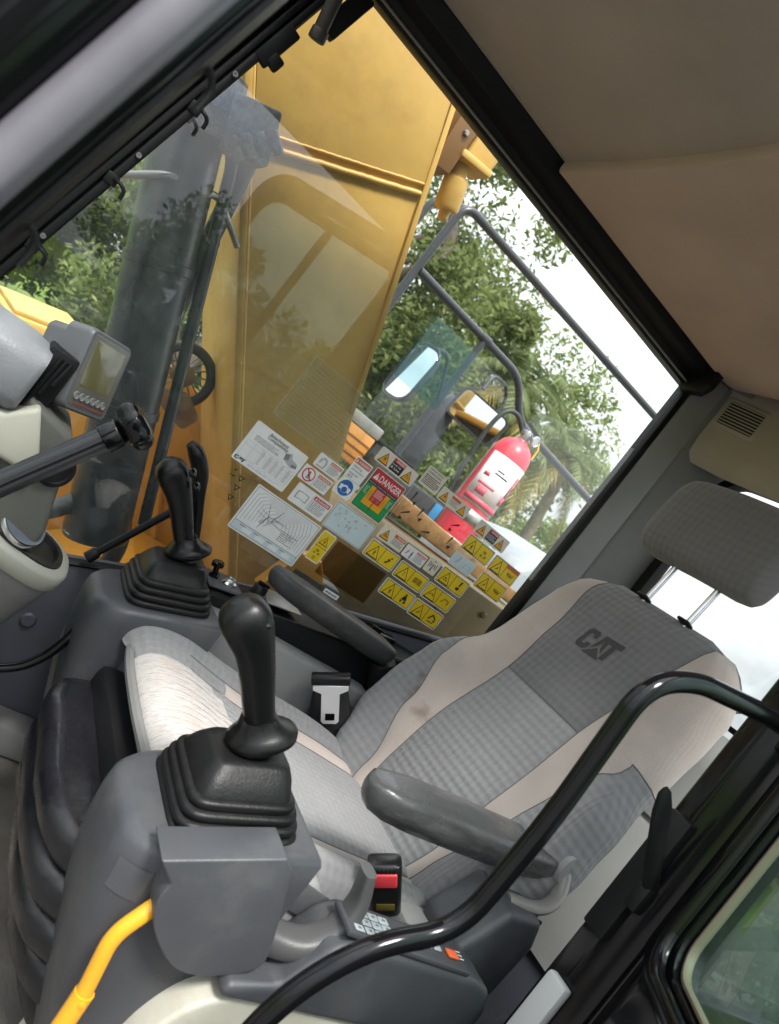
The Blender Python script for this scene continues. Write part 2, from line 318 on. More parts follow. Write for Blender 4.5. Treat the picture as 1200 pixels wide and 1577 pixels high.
# near (left) A-pillar, glossy paint, close to the lens
def lp(z): return .190-.175*z
g = G(); z0, z1 = .12, 1.74
def lsec(z):
    o = lp(z); pts = [(-.47, .000), (-.488, -.004), (-.500, .002), (-.506, .014), (-.503, .022), (-.512, .030), (-.535, .040), (-.548, .058), (-.548, .076), (-.536, .090), (-.520, .093), (-.516, .100), (-.528, .108), (-.545, .118), (-.552, .135), (-.545, .155), (-.52, .165), (-.47, .165)]
    return [V(x, o+y, z) for x, y in pts]
g.loft([lsec(z0), lsec(.9), lsec(1.2), lsec(z1)]); cabp(g, 'pillar', BLK_PAINT, 50)
SKY_SHEEN = mat('pillar_sky_sheen', (.135, .130, .150), .38, var=.15, vscale=14, rvar=.1)  # grey-lavender colour painted in for the sky's reflection on the pillar
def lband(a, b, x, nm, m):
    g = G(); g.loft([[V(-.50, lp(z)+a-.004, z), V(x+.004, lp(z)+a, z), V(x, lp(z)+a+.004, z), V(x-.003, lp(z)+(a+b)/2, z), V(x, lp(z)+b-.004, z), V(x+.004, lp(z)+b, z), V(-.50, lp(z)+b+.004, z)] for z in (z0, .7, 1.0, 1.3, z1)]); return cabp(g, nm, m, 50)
lband(.010, .036, -.532, 'pillar_cover', SKY_SHEEN); lband(.058, .072, -.553, 'pillar_cover', BLK); lband(.080, .118, -.556, 'pillar_cover', SKY_SHEEN); lband(.124, .16, -.556, 'pillar_cover', SKY_SHEEN)  # the paler strips hold the painted sky reflection
g = G(); g.loft([[V(-.492, lp(z)-.006, z), V(-.478, lp(z)-.010, z), V(-.470, lp(z)-.004, z), V(-.470, lp(z)+.01, z), V(-.49, lp(z)+.008, z)] for z in (z0, 1.0, z1)]); cabp(g, 'door_seal', RUB)
for z in (.962, 1.113):
    y = lp(z)-.004; g = G()
    g.tube(fillet([(-.482, y+.004, z+.010), (-.476, y-.008, z+.012), (-.472, y-.017, z+.004), (-.474, y-.016, z-.014)], .006), .0028, 8); g.box((-.481, y+.003, z+.007), (.008, .014, .014), None, .002)
    cabp(g, 'hook', BLK)
# windscreen between the two pillars
zz0, zz1 = .42, 1.70
cabp(G().prism([(-.49, apil(zz0)+.094, zz0), (.45, apil(zz0)+.094, zz0), (.45, apil(zz1)+.094, zz1), (-.49, apil(zz1)+.094, zz1)], (0, .005, .001)), 'windscreen_pane', GLASS, None)
# windscreen latch bar at the top corner
g = G(); g.cyl((.40, -.142, 1.535), (.36, -.10, 1.70), .013, n=14, bev=.003); g.cyl((.405, -.146, 1.52), (.401, -.142, 1.54), .016, n=14, bev=.003); cabp(g, 'latch_bar', mat('brown_black_rubber', (.035, .028, .024), .5))
g = G(); g.box((.425, -.162, 1.60), (.03, .035, .10), Matrix.Rotation(R(11), 3, 'X'), .004); cabp(g, 'latch_block', BLK)
g = G(); g.box((.437, -.105, 1.475), (.018, .030, .085), Matrix.Rotation(R(11), 3, 'X'), .004); g.box((.436, -.118, 1.452), (.018, .026, .026), Matrix.Rotation(R(11), 3, 'X'), .005); cabp(g, 'track_stop', BLK)

# header beam over the right window, with lips
g = G(); g.prism([(.50, .0, 1.680), (.463, .0, 1.676), (.452, .0, 1.70), (.418, .0, 1.712), (.410, .0, 1.745), (.372, .0, 1.755), (.372, .0, 1.80), (.50, .0, 1.80)], (0, -1.375, 0), .003); cabp(g, 'header_beam', BLK)
g = G(); g.tube([(.455, -.15, 1.682), (.455, -1.345, 1.684)], .0028, 6); cabp(g, 'header_gap_line', mat('trim_highlight', (.22, .20, .18), .5))  # pale colour stands in for a thin highlight along the beam
g = G(); g.prism([(.466, -1.345, 1.662), (.402, -1.345, 1.664), (.384, -1.345, 1.69), (.380, -1.345, 1.758), (.466, -1.345, 1.755)], (0, -.028, 0), .004); cabp(g, 'header_end_cap', BLK)
cabp(G().bx(.372, .50, -1.62, -1.376, 1.752, 1.80, .003), 'header_filler', PILGREY)
# front header
cabp(G().bx(-.5, .5, -.16, -.02, 1.70, 1.80, .01), 'front_header', BLK)
# left header above the door
cabp(G().prism([(-.55, -.02, 1.675), (-.47, -.02, 1.665), (-.43, -.02, 1.70), (-.43, -.02, 1.80), (-.55, -.02, 1.80)], (0, -1.6, 0), .008), 'door_header', BLK_PAINT)
# roof skin
cabp(G().bx(-.56, .54, -1.72, .02, 1.80, 1.85, .02), 'roof_skin', mat('cab_roof_paint', (.5, .28, .05), .4))
# headliner: front panel flat, rear panel lower and bowed at its front edge
def seam(x): return -.640 - .028*math.sin((x+.45)/.86*math.pi) - .02*(x+.45)
xs = [-.43+i*(.395+.43)/24 for i in range(25)]
rows = []
vs, fs = [], []
for j, y in enumerate((-.155, -.30, -.45, None)):
    for x in xs: vs.append((x, seam(x)-.02 if y is None else y, 1.742))
for j in range(3):
    for i in range(24): a = j*25+i; fs.append((a, a+1, a+26, a+25))
raw('headliner_panel', vs, fs, HEAD, CAB)
vs, fs = [], []
prof = [(0, 1.744), (0, 1.726), (.004, 1.720), (.14, 1.722), (.35, 1.724), (.55, 1.727), (.68, 1.728), (.76, 1.732), (.80, 1.742)]
for j, (dy, z) in enumerate(prof):
    for x in xs: vs.append((x, seam(x)*(1-dy/.80)+(-1.44)*(dy/.80) if j > 1 else seam(x), z))
for j in range(len(prof)-1):
    for i in range(24): a = j*25+i; fs.append((a, a+1, a+26, a+25))
raw('headliner_panel', vs, fs, HEAD_LIT, CAB, 35)
g = G(); g.tube([(.388, -.155, 1.744), (.388, -.655, 1.744)], .004, 8); cabp(g, 'headliner_piping', mat('piping', (.30, .25, .20), .7))

# rear corner (C) pillar, right: window jamb, light strip, dark trim
cabp(G().prism([(.50, -1.372, .70), (.462, -1.372, .70), (.455, -1.40, .70), (.50, -1.42, .70)], (0, 0, .985), .003), 'rear_jamb', BLK)
cabp(G().prism([(.4545, -1.385, .70), (.425, -1.455, .70), (.50, -1.47, .70), (.50, -1.40, .70)], (0, 0, 1.05), .006), 'pillar_trim', LGREY)
cabp(G().prism([(.424, -1.452, .62), (.418, -1.47, .62), (.375, -1.60, .62), (.50, -1.60, .62), (.50, -1.46, .62)], (0, 0, 1.13), .008), 'pillar_cover', PILGREY)
# beige upper rear trim wrapping the corner, with an air vent
g = G(); secs = []
for z, o in ((1.785, .0), (1.70, .0), (1.60, .0), (1.555, .004), (1.535, .02)):
    secs.append([V(.425, -1.462-o, z), V(.415, -1.468-o, z), V(.405, -1.475-o, z), (V(.33, -1.505-o, z)), V(.10, -1.525-o, z), V(-.25, -1.525-o, z), V(-.46, -1.50-o, z)])
g.loft(secs, close=False); cabp(g, 'rear_trim', TRIMBE, 60)
vent = G(); vo = V(.362, -1.4925, 1.690); rx = Matrix.Rotation(R(21), 3, 'Z'); vy = rx @ V(0, 1, 0)
vn = cabp(vent.box(vo, (.128, .014, .092), rx, .006, 3), 'air_vent', TRIMBE)
cabp(G().box(vo+vy*.0052, (.098, .006, .070), rx, .003), 'vent_recess', mat('vent_dark', (.006, .006, .006), .9), 40, vn)
for i in range(8):
    cabp(G().box(vo+vy*.0090+V(0, 0, -.0300+i*.0086), (.098, .003, .0034), rx, .0006, 1), 'slat', TRIMBE, 40, vn)
# rear wall with window opening
def frame_y(x0, x1, z0, z1, y, w_, rad, d=.03):
    def rr(x0, x1, z0, z1, r_):
        pts = []
        for cx, cz, a0 in ((x1-r_, z1-r_, 0), (x0+r_, z1-r_, 90), (x0+r_, z0+r_, 180), (x1-r_, z0+r_, 270)):
            for k in range(7): a = R(a0+15*k); pts.append((cx+r_*math.cos(a), cz+r_*math.sin(a)))
        return pts
    o, i_ = rr(x0-w_, x1+w_, z0-w_, z1+w_, rad+w_), rr(x0, x1, z0, z1, rad)
    g = G(); g.loft([[V(x, y, z) for x, z in i_], [V(x, y+d*.6, z) for x, z in i_], [V(x*.9+X*.1, y+d, z*.9+Z*.1) for (x, z), (X, Z) in zip(i_, o)], [V(x*.1+X*.9, y+d, z*.1+Z*.9) for (x, z), (X, Z) in zip(i_, o)], [V(X, y+d*.6, Z) for X, Z in o], [V(X, y, Z) for X, Z in o]], cap=False); return g
cabp(frame_y(-.36, .345, 1.035, 1.555, -1.605, .035, .06, .03), 'rear_window_frame', RUB)
cabp(G().prism([(-.37, -1.602, 1.03), (.355, -1.602, 1.03), (.355, -1.602, 1.56), (-.37, -1.602, 1.56)], (0, .005, 0)), 'rear_window_pane', GLASS, None)
for a in ((-.5, .5, 1.585, 1.80), (-.5, .5, .06, 1.005), (.375, .5, 1.0, 1.59), (-.5, -.39, 1.0, 1.59)):
    cabp(G().bx(a[0], a[1], -1.64, -1.605, a[2], a[3], .002), 'rear_wall', PILGREY)
# left rear quarter: black B-pillar, latch strip, rear quarter window
cabp(G().prism([(-.46, -.955, .10), (-.50, -.940, .10), (-.545, -.948, .10), (-.55, -1.0, .10), (-.55, -1.11, .10), (-.47, -1.11, .10), (-.46, -1.02, .10)], (0, 0, 1.62), .006), 'door_post', BLK_PAINT)
cabp(G().prism([(-.5465, -.966, .30), (-.556, -.970, .30), (-.557, -.992, .30), (-.549, -.996, .30)], (0, 0, 1.35), .002), 'post_seal', RUB)
cabp(G().prism([(-.549, -1.020, .30), (-.560, -1.024, .30), (-.560, -1.048, .30), (-.549, -1.054, .30)], (0, 0, 1.35), .002), 'post_rib', BLK_PAINT)
cabp(G().bx(-.508, -.472, -.953, -.928, .70, .885, .004), 'latch_cover', BLK)
cabp(G().bx(-.515, -.480, -.944, -.926, .44, .628, .005), 'striker_plate', mat('striker_white', (.42, .42, .43), .45))
g = G(); LU = (0, -.78, .62); g.loft([ring((-.512, -.948, .778), (1, 0, 0), LU, .006, .010, 12, 3), ring((-.510, -.905, .826), (1, 0, 0), LU, .006, .013, 12, 3), ring((-.508, -.858, .882), (1, 0, 0), LU, .005, .014, 12, 3), ring((-.507, -.843, .900), (1, 0, 0), LU, .004, .009, 12, 3), ring((-.507, -.839, .905), (1, 0, 0), LU, .002, .004, 12, 3)])
cabp(g, 'latch_lever', BLK)
cabp(G().bx(-.52, -.50, -.972, -.925, .755, .792, .004), 'latch_pivot', BLK)
# quarter panel and rear side window behind the post
cabp(G().bx(-.55, -.47, -1.64, -1.112, .10, .70, .004), 'quarter_panel', BLK_PAINT)
cabp(G().bx(-.55, -.47, -1.64, -1.112, 1.60, 1.74, .004), 'quarter_panel', BLK_PAINT)
cabp(G().bx(-.53, -.525, -1.64, -1.112, .69, 1.61), 'side_window_pane', GLASS, None)
# open door, hinged on the post and swung outwards
DR = thing('cab_door', 'open black cab door with green tinted window at the lower right', 'door', (-.56, -.96, .12))
DH, DE = V(-.56, -.96, 0), V(-.773, .635, 0); DNn = V(.635, .773, 0)
Pd = lambda s_, z, o=0: DH + DE*s_ + V(0, 0, z) + DNn*o
def rr2(s0, s1, z0, z1, rr):
    pts = []
    for (cx, cz, a0), r_ in zip(((s1, z1, 0), (s0, z1, 90), (s0, z0, 180), (s1, z0, 270)), rr):
        sx_, sz_ = (-1 if cx == s1 else 1), (-1 if cz == z1 else 1)
        for k in range(7): a = R(a0+15*k); pts.append((cx+sx_*r_+r_*math.cos(a), cz+sz_*r_+r_*math.sin(a)))
    return pts
def dring(outer, inner, o0, o1, nm, m, sharp=40):
    g = G(); g.loft([[Pd(*p, o0) for p in inner], [Pd(*p, o1-.004) for p in inner], [Pd(p[0]*.85+q[0]*.15, p[1]*.85+q[1]*.15, o1) for p, q in zip(inner, outer)], [Pd(p[0]*.15+q[0]*.85, p[1]*.15+q[1]*.85, o1) for p, q in zip(inner, outer)], [Pd(*q, o1-.004) for q in outer], [Pd(*q, o0) for q in outer], [Pd(*p, o0) for p in inner]], cap=False); return g.obj(nm, m, DR, sharp)
dring(rr2(0, .76, .12, 1.715, (.13, .03, .03, .05)), rr2(.048, .705, .750, 1.612, (.085, .04, .04, .05)), -.018, .018, 'frame', BLK_PAINT)
dring(rr2(.012, .735, .718, 1.648, (.11, .05, .05, .06)), rr2(.042, .711, .744, 1.618, (.09, .04, .04, .05)), .0185, .030, 'window_seal', BLK_PAINT, 60)
dring(rr2(.050, .703, .752, 1.610, (.085, .04, .04, .05)), rr2(.0545, .6985, .7565, 1.6055, (.08, .036, .036, .045)), -.004, .0065, 'pane_edge', mat('pane_edge_tan', (.13, .105, .07), .6))
g = G(); g.loft([[Pd(*p, o) for p in rr2(.0535, .6995, .7555, 1.6065, (.08, .036, .036, .045))] for o in (-.002, .003)]); g.obj('pane', GLASS_D, DR, None)
g = G(); g.prism([Pd(.362, .75, -.012), Pd(.392, .75, -.012), Pd(.392, 1.612, -.012), Pd(.362, 1.612, -.012)], DNn*.022, .003); g.obj('window_divider', BLK_PAINT, DR)
for z in (.45, 1.25): g = G(); g.cyl(V(-.553, -.945, z), V(-.553, -.945, z+.09), .014, n=14, bev=.003); g.obj('hinge', BLK_PAINT, DR)
g = G(); g.tube(fillet([Pd(.66, .62, .02), Pd(.66, .62, .06), Pd(.58, .62, .06), Pd(.58, .62, .02)], .015), .009, 10); g.obj('handle', BLK, DR)

# grey storage box behind the seat, with ledge and grille
RB = thing('rear_storage_box', 'grey moulded storage box behind the seat below the rear window', 'storage box', (0, -1.45, .1))
prof = [(-1.335, .46), (-1.335, .50), (-1.345, .78), (-1.349, .789), (-1.350, .794), (-1.346, .80), (-1.352, .93), (-1.362, .975), (-1.385, 1.005), (-1.43, 1.018), (-1.60, 1.022)]
def prow(x, inset): return [V(x, y-inset, z) for y, z in prof]
g = G(); g.loft([prow(-.350, .05), prow(-.335, .016), prow(-.315, .003), prow(-.29, 0), prow(.0, 0), prow(.36, 0)], close=False); g.obj('front_panel', mat('box_pale_grey', (.45, .45, .445), .42, bump=.2, bscale=480, var=.08, dirt=(.22, .21, .20), dscale=7, dpos=(.55, .9), bdist=.001), RB, 30)
g = G(); g.loft([[V(-.352, y-.05, z) for y, z in prof], [V(-.362, y-.06, z) for y, z in prof], [V(-.37, y-.12, z) for y, z in prof]], close=False); g.obj('side_return', NAVY, RB)
G().bx(-.38, .36, -1.60, -1.340, .10, .458, .01).obj('base_panel', NAVY, RB)
g = G()
for i in range(9): g.bx(-.19+i*.020, -.19+i*.020+.011, -1.57, -1.47, 1.0235, 1.029, .001, 1)
g.bx(-.20, .0, -1.472, -1.462, 1.021, 1.031, .002); g.bx(-.20, .0, -1.58, -1.57, 1.021, 1.031, .002)
g.obj('grille', BLK, RB)
G().bx(-.198, -.002, -1.572, -1.47, 1.0215, 1.0225).obj('grille_recess', mat('vent_dark', (.006,)*3, .9), RB)
# ------------------------------------------------------------------ operator seat
SX = -.03
F_MID = fabric('seat_cloth_mid_grey', (.205, .206, .214), 62, .75, .09)
F_DARK = fabric('seat_cloth_dark_grey', (.142, .141, .147), 62, .55, .09)
F_BOL = fabric('seat_cloth_bolster', (.198, .199, .206), 62, .7, .11, stain=[((.150, -1.015, .685), .034, (.11, .082, .068)), ((.175, -1.02, .72), .016, (.12, .09, .075)), ((.20, -.53, .575), .012, (.12, .10, .09))])
F_BEIGE = fabric('seat_cloth_pale_beige', (.40, .345, .315), 260, .15, .16, stain=[((.115, -1.025, .668), .026, (.20, .15, .12))])
F_WORN = fabric('worn_seat_cloth', (.6, .58, .56), 90, .3, .1, worn=True)
F_HEAD = fabric('headrest_cloth', (.140, .132, .132), 62, .35, .09)
SEAT = thing('operator_seat', 'grey cloth operator seat with pale side stripes and worn front edge', 'seat', (SX, -.85, .12))

def zoned(grid, uvs, zone, mats, parent):
    """grid[r][c] points -> one mesh object per zone id"""
    cells = {}
    for r in range(len(grid)-1):
        for c in range(len(grid[0])-1): cells.setdefault(zone(r, c), []).append((r, c))
    for z, cl in cells.items():
        idx, vs, us, fs = {}, [], [], []
        def vi(r, c):
            if (r, c) not in idx: idx[(r, c)] = len(vs); vs.append(grid[r][c]); us.append(uvs[r][c])
            return idx[(r, c)]
        for r, c in cl: fs.append((vi(r, c), vi(r, c+1), vi(r+1, c+1), vi(r+1, c)))
        raw(z.split(':')[0], vs, fs, mats[z], parent, 70, us)
# --- backrest
BA, BB = V(SX, -.98, .47), V(SX, -1.2, 1.13); bv = (BB-BA).normalized(); bn = V(0, bv.z, -bv.y)
e_t = [(-.03, .200), (.05, .238), (.14, .278), (.22, .284), (.30, .275), (.42, .248), (.52, .242), (.60, .234), (.655, .214), (.69, .180), (.705, .158)]
c_t = [(-.03, .098), (.10, .120), (.25, .124), (.40, .117), (.53, .130), (.66, .152), (.705, .150)]
s_t = [(-.03, .125), (.05, .142), (.20, .190), (.32, .222), (.42, .243)]
vl = sorted(set([-.03+i*.0155 for i in range(46)] + [.40, .425, .69, .70, .706]))
vl = [v for v in vl if v <= .7065]
rows, uvr, vrow = [], [], []
def brow(v, dz, shrink=0):
    e, c = interp(e_t, v)-shrink, interp(c_t, v)-shrink*.4
    s = interp(s_t, v) if v < .425 else e-.014
    s = min(s, e-.012)
    xs = [e]; 
    half = [e - (e-s)*k/6 for k in range(6)] + [s-(s-c)*k/4 for k in range(4)] + [c - c*k/6 for k in range(6)] + [0]
    xs = half + [-x for x in half[-2::-1]]
    h = .062*interp([(-.03, .5), (.06, 1), (.30, 1), (.46, .10), (.60, .05)], v); pts, us = [], []
    def dep(x):
        ax = abs(x); t = max(0, min(1, (ax-c)/(max(e-c, .01)))); d = h*(t*t*(3-2*t))
        d += .014*math.exp(-((v-.20)/.13)**2)*(1-t)           # lumbar swell
        d -= .030*max(0, (ax-(e-.035))/.035)**2 if ax > e-.035 else 0
        for q in (c, s): d -= .0050*math.exp(-((ax-q)/.007)**2)
        if ax < c: d -= .004*math.exp(-((v-.40)/.007)**2)
        if v > .62: d -= .035*((v-.62)/.087)**2.4
        return d+dz
    wrap = [(e-.03, -.115), (e+.004, -.085), (e+.011, -.045)]
    P = lambda x, d: BA + V(x, 0, 0) + bv*v + bn*d
    d_e = dep(e)
    L_ = [(x, d_e*.35+d+dz) for x, d in wrap] + [(x, dep(x)) for x in xs] + [(-x, d_e*.35+d+dz) for x, d in wrap[::-1]]
    for x, d in L_:
        pts.append(P(x, d)); us.append((x + (d*.8 if abs(x) > e-.001 else 0)*(1 if x > 0 else -1), v))
    return pts, us
for v in vl:
    p, u = brow(v, 0); rows.append(p); uvr.append(u); vrow.append(v)
for v, dz, sh in ((.709, -.030, .004), (.706, -.060, .012), (.694, -.085, .03)):
    p, u = brow(v, dz+.0, sh); rows.append(p); uvr.append([(a, b-dz) for a, b in u]); vrow.append(v-dz)
nc = len(rows[0]); W_ = 3
def bzone(r, c):
    v = vrow[r]; k = c if c < nc//2 else nc-2-c; side = 'a' if c < nc//2 else 'b'
    if k < W_+6: return ('bolster:' if v < .424 else 'stripe:')+side
    if k < W_+10: return 'stripe:'+side
    return 'centre_panel' if v < .399 else 'upper_panel'
BR = G(); 
sh = [[V(SX+x, 0, 0)+bv*v+bn*d+V(0, BA.y, BA.z) for x, d in ((e*.97, -.07), (e*.8, -.115), (0, -.13), (-e*.8, -.115), (-e*.97, -.07))] for v, e in ((-.02, .2), (.15, .27), (.4, .25), (.6, .24), (.69, .18))]
BR.loft(sh, close=False); backrest = BR.obj('backrest', BLK, SEAT)
tag(backrest, 'reclined grey backrest with pale stripes')
zoned(rows, uvr, bzone, {'bolster:a': F_BOL, 'bolster:b': F_BOL, 'stripe:a': F_BEIGE, 'stripe:b': F_BEIGE, 'centre_panel': F_MID, 'upper_panel': F_DARK}, backrest)
SEAM = mat('seam_thread', (.105, .10, .10), .9)
def seam_line(pts, parent):
    g = G(); g.tube(pts, .0011, 5); g.obj('seam', SEAM, parent, 60)
rlast = [r for r in range(len(rows)) if vrow[r] < .704]
for k in (W_+6, W_+10, nc-1-W_-6, nc-1-W_-10):
    seam_line([rows[r][k]+bn*.0004 for r in rlast if vrow[r] < .43 or k in (W_+10, nc-1-W_-10)], backrest)
rm = min(range(len(rows)), key=lambda r: abs(vrow[r]-.40)); seam_line([rows[rm][k]+bn*.0006 for k in range(W_+10, nc-W_-10)], backrest)
rm = min(range(len(rows)), key=lambda r: abs(vrow[r]-.425))
for a_, b_ in ((0, W_+7), (nc-W_-7, nc)): seam_line([rows[rm][k]+bn*.0006 for k in range(a_, b_)], backrest)
def bdepth(x, v):   # front surface point of the upper panel
    e, c = interp(e_t, v), interp(c_t, v); h = .062*interp([(-.03, .5), (.06, 1), (.30, 1), (.46, .10), (.60, .05)], v)
    ax = abs(x); t = max(0, min(1, (ax-c)/(e-c))); d = h*t*t*(3-2*t) + .014*math.exp(-((v-.20)/.13)**2)*(1-t)
    if v > .62: d -= .035*((v-.62)/.087)**2.4
    return d
# embroidered wordmark: three block letters over a triangle
LET = [[(0, .14), (.14, 0), (.62, 0), (.76, .12), (.76, .36), (.50, .36), (.50, .26), (.44, .22), (.30, .22), (.26, .28), (.26, .72), (.30, .78), (.44, .78), (.50, .74), (.50, .64), (.76, .64), (.76, .88), (.64, 1), (.14, 1), (0, .86)],
       [(.86, .20), (1.04, 1), (1.40, 1), (1.58, .20), (1.34, .40), (1.22, .74), (1.10, .40)],
       [(1.40, .74), (1.40, 1), (2.28, 1), (2.28, .74), (1.98, .74), (1.98, 0), (1.70, 0), (1.70, .74)]]
TRI = [(.66, -.10), (1.22, .36), (1.78, -.10)]
def glyphs(place, name, m, parent, polys=None):
    bm = bmesh.new()
    for pl in (polys or LET+[TRI]):
        vs = [bm.verts.new(place(x, y)) for x, y in pl]
        try: bm.faces.new(vs)
        except ValueError: pass
    bm.normal_update(); bmesh.ops.triangulate(bm, faces=bm.faces[:], ngon_method='EAR_CLIP'); me = bpy.data.meshes.new(name); bm.to_mesh(me); bm.free(); return link(name, me, m, parent, None)
def pl_back(x, y):
    X, Vv = .052 - x*.0415 + .002, .529 + y*.050 + (x-1.1)*.003; Xs = X
    return BA + V(Xs, 0, 0) + bv*Vv + bn*(bdepth(Xs, Vv)+.0012)
glyphs(pl_back, 'wordmark', mat('embroidery', (.045, .043, .044), .8, bump=.5, bscale=900), backrest)
# --- cushion
path = crv([(-1.00, .470), (-.985, .490), (-.92, .497), (-.80, .503), (-.70, .508), (-.61, .520), (-.555, .531), (-.512, .533), (-.482, .525), (-.467, .509), (-.463, .494)], 4)
rows, uvr, wl = [], [], []; wlen = 0; prev = None
for i, p in enumerate(path):
    if prev is not None: wlen += (p-prev).length
    prev = p; wl.append(wlen)
ci_t = [(0, .135), (.25, .150), (.45, .165), (.75, .17)]; si_t = [(0, .165), (.2, .182), (.45, .200), (.75, .20)]; ee_t = [(0, .215), (.08, .238), (.2, .255), (.42, .262), (.53, .258), (.60, .246), (.64, .236)]
for i, p in enumerate(path):
    wv = wl[i]; a = path[max(i-1, 0)]; b = path[min(i+1, len(path)-1)]; t = (b-a).normalized(); n = V(0, -t.y, t.x); n = V(0, t[1]*-1 if False else -t.y, t.x)
    tx, ty = (b-a).normalized()[0], (b-a).normalized()[1]; nrm = V(0, -ty, tx)          # 2-D (y,z) -> normal
    c, s, e = interp(ci_t, wv), interp(si_t, wv), interp(ee_t, wv)
    half = [e-(e-s)*k/5 for k in range(5)] + [s-(s-c)*k/3 for k in range(3)] + [c-c*k/8 for k in range(8)] + [0]
    xs = half + [-x for x in half[-2::-1]]; h = .036*interp([(0, .6), (.12, 1), (.4, .9), (.55, .5), (.75, .1)], wv); pts, us = [], []
    def dep(x):
        ax = abs(x); t_ = max(0, min(1, (ax-c)/(e-c))); d = h*t_*t_*(3-2*t_)
        if ax > e-.045: d -= .030*((ax-(e-.045))/.045)**2
        for q in (c, s): d -= .0050*math.exp(-((ax-q)/.007)**2)
        return d
    wrap = [(e-.015, -.11), (e+.006, -.075), (e+.012, -.035)]; de = dep(e)
    for x, d in [(x, de*.4+d) for x, d in wrap]+[(x, dep(x)) for x in xs]+[(-x, de*.4+d) for x, d in wrap[::-1]]:
        pts.append(V(SX+x, p[0], p[1])+nrm*d); us.append((x+(d*.8 if abs(x) >= e else 0)*(1 if x > 0 else -1), wv))
    rows.append(pts); uvr.append(us)
nc = len(rows[0])
def czone(r, c):
    wv = wl[r]; k = c if c < nc//2 else nc-2-c; side = 'a' if c < nc//2 else 'b'
    x = rows[r][c].x
    if wv > .345+max(0, x)*.35 + (.0 if x > -.2 else .05) and x < .135: return 'worn_front'
    if wv > .345 and c < nc-3: return 'front_panel:'+side
    if k < 3+5: return 'bolster:'+side
    if k < 3+8: return 'stripe:'+side
    return 'centre_panel'
cs = []
g = G(); g.bx(SX-.20, SX+.20, -.97, -.44, .40, .46, .02); cush = g.obj('cushion', BLK, SEAT); tag(cush, 'seat cushion with threadbare white front')
zoned(rows, uvr, czone, {'bolster:a': F_BOL, 'bolster:b': F_BOL, 'stripe:a': F_BEIGE, 'stripe:b': F_BEIGE, 'centre_panel': F_MID, 'worn_front': F_WORN, 'front_panel:a': F_BOL, 'front_panel:b': F_BOL}, cush)
for k in (8, 11, nc-12, nc-9): seam_line([rows[r][k]+V(0, 0, .0004) for r in range(len(rows)) if .01 < wl[r] < (.37 if k > nc//2 else .45)], cush)
# loose white threads over the threadbare front
vs, fs = [], []; rnd = random.Random(3)
def cpt(wv, x):
    j = min(range(len(wl)), key=lambda q: abs(wl[q]-wv)); rr_ = rows[j]; c = min(range(4, nc-4), key=lambda q: abs(rr_[q].x-x)); return rr_[c]
for k in range(700):
    wv = rnd.uniform(.345, .56); x = rnd.uniform(-.255, .11); ln = rnd.uniform(.02, .075); q = []
    w1 = wv+rnd.uniform(-.006, .008)
    a, b = cpt(wv, x), cpt(wv+ln*.6, x+rnd.uniform(-.004, .004))
    jl = rnd.uniform(-.004, .004)
    o = V(0, .4, .9)*rnd.uniform(.0008, .0022)
    m_ = (a+b)/2 + o*1.6; a = a+V(0, jl, 0)+o*.5; b = b+V(0, jl, 0)+o*.5; hw = V(.00028, 0, 0)
    i0 = len(vs); vs += [a-hw, a+hw, m_-hw, m_+hw, b-hw, b+hw]; fs += [(i0, i0+2, i0+3, i0+1), (i0+2, i0+4, i0+5, i0+3)]
tag(raw('loose_thread', vs, fs, mat('white_thread', (.64, .61, .59), .9), cush, None), kind='stuff')
# grey plastic rim and recess under the cushion nose
g = G(); g.tube(crv([(-.275, -.60, .455), (-.282, -.53, .485), (-.270, -.483, .497), (-.225, -.465, .498), (-.14, -.460, .496), (-.03, -.458, .494), (.10, -.460, .496), (.19, -.476, .494), (.21, -.52, .46)], 5), .0085, 8); g.obj('cushion_rim', PILGREY, SEAT)
G().bx(-.262, .20, -.60, -.479, .36, .486, .012).obj('cushion_pan', NAVY, SEAT)
# suspension base with black folded rubber skirt
g = G(); rr_ = []
VIN = mat('black_vinyl', (.008, .008, .011), .30, bump=.25, bscale=60, rvar=.12, bdist=.004, spec=.45)
SK = []
for k in range(6):      # stepped folds of the bellows, stepping back towards the floor
    zt = .425-k*.053; f0 = -.368-.006*k*k-.004*k
    SK += [(zt, f0-.022, .200+.008*k), (zt-.006, f0-.004, .212+.008*k), (zt-.020, f0, .216+.008*k), (zt-.044, f0-.004, .214+.008*k), (zt-.054, f0-.012, .208+.008*k)]
for j, (z, fy, px) in enumerate(SK):
    back = -.72; cy_ = (fy+back)/2; rg = ring((SX-.02, cy_, z), (1, 0, 0), (0, 1, 0), px, (fy-back)/2, 96, 4)
    for p in rg:
        q = mnoise.noise(V(p.x*9, p.y*9, p.z*5))*.007 + mnoise.noise(p*24)*.0025; dd = V(p.x-SX, p.y-cy_, 0).normalized(); p += dd*q
    rr_.append(rg)
g.loft(rr_); g.obj('suspension_skirt', VIN, SEAT, 70)
SLOTB = mat('slot_black', (.003,)*3, .9, spec=.05)
for x, w_ in ():
    g = G(); g.loft([[V(x-w_/2, y, z), V(x+w_/2, y, z), V(x+w_/2, y-.006, z), V(x-w_/2, y-.006, z)] for y, z in ((-.352, .51), (-.338, .47), (-.342, .43), (-.356, .40), (-.358, .365), (-.388, .33), (-.392, .29))]); g.obj('skirt_strap', VIN, SEAT, 60)
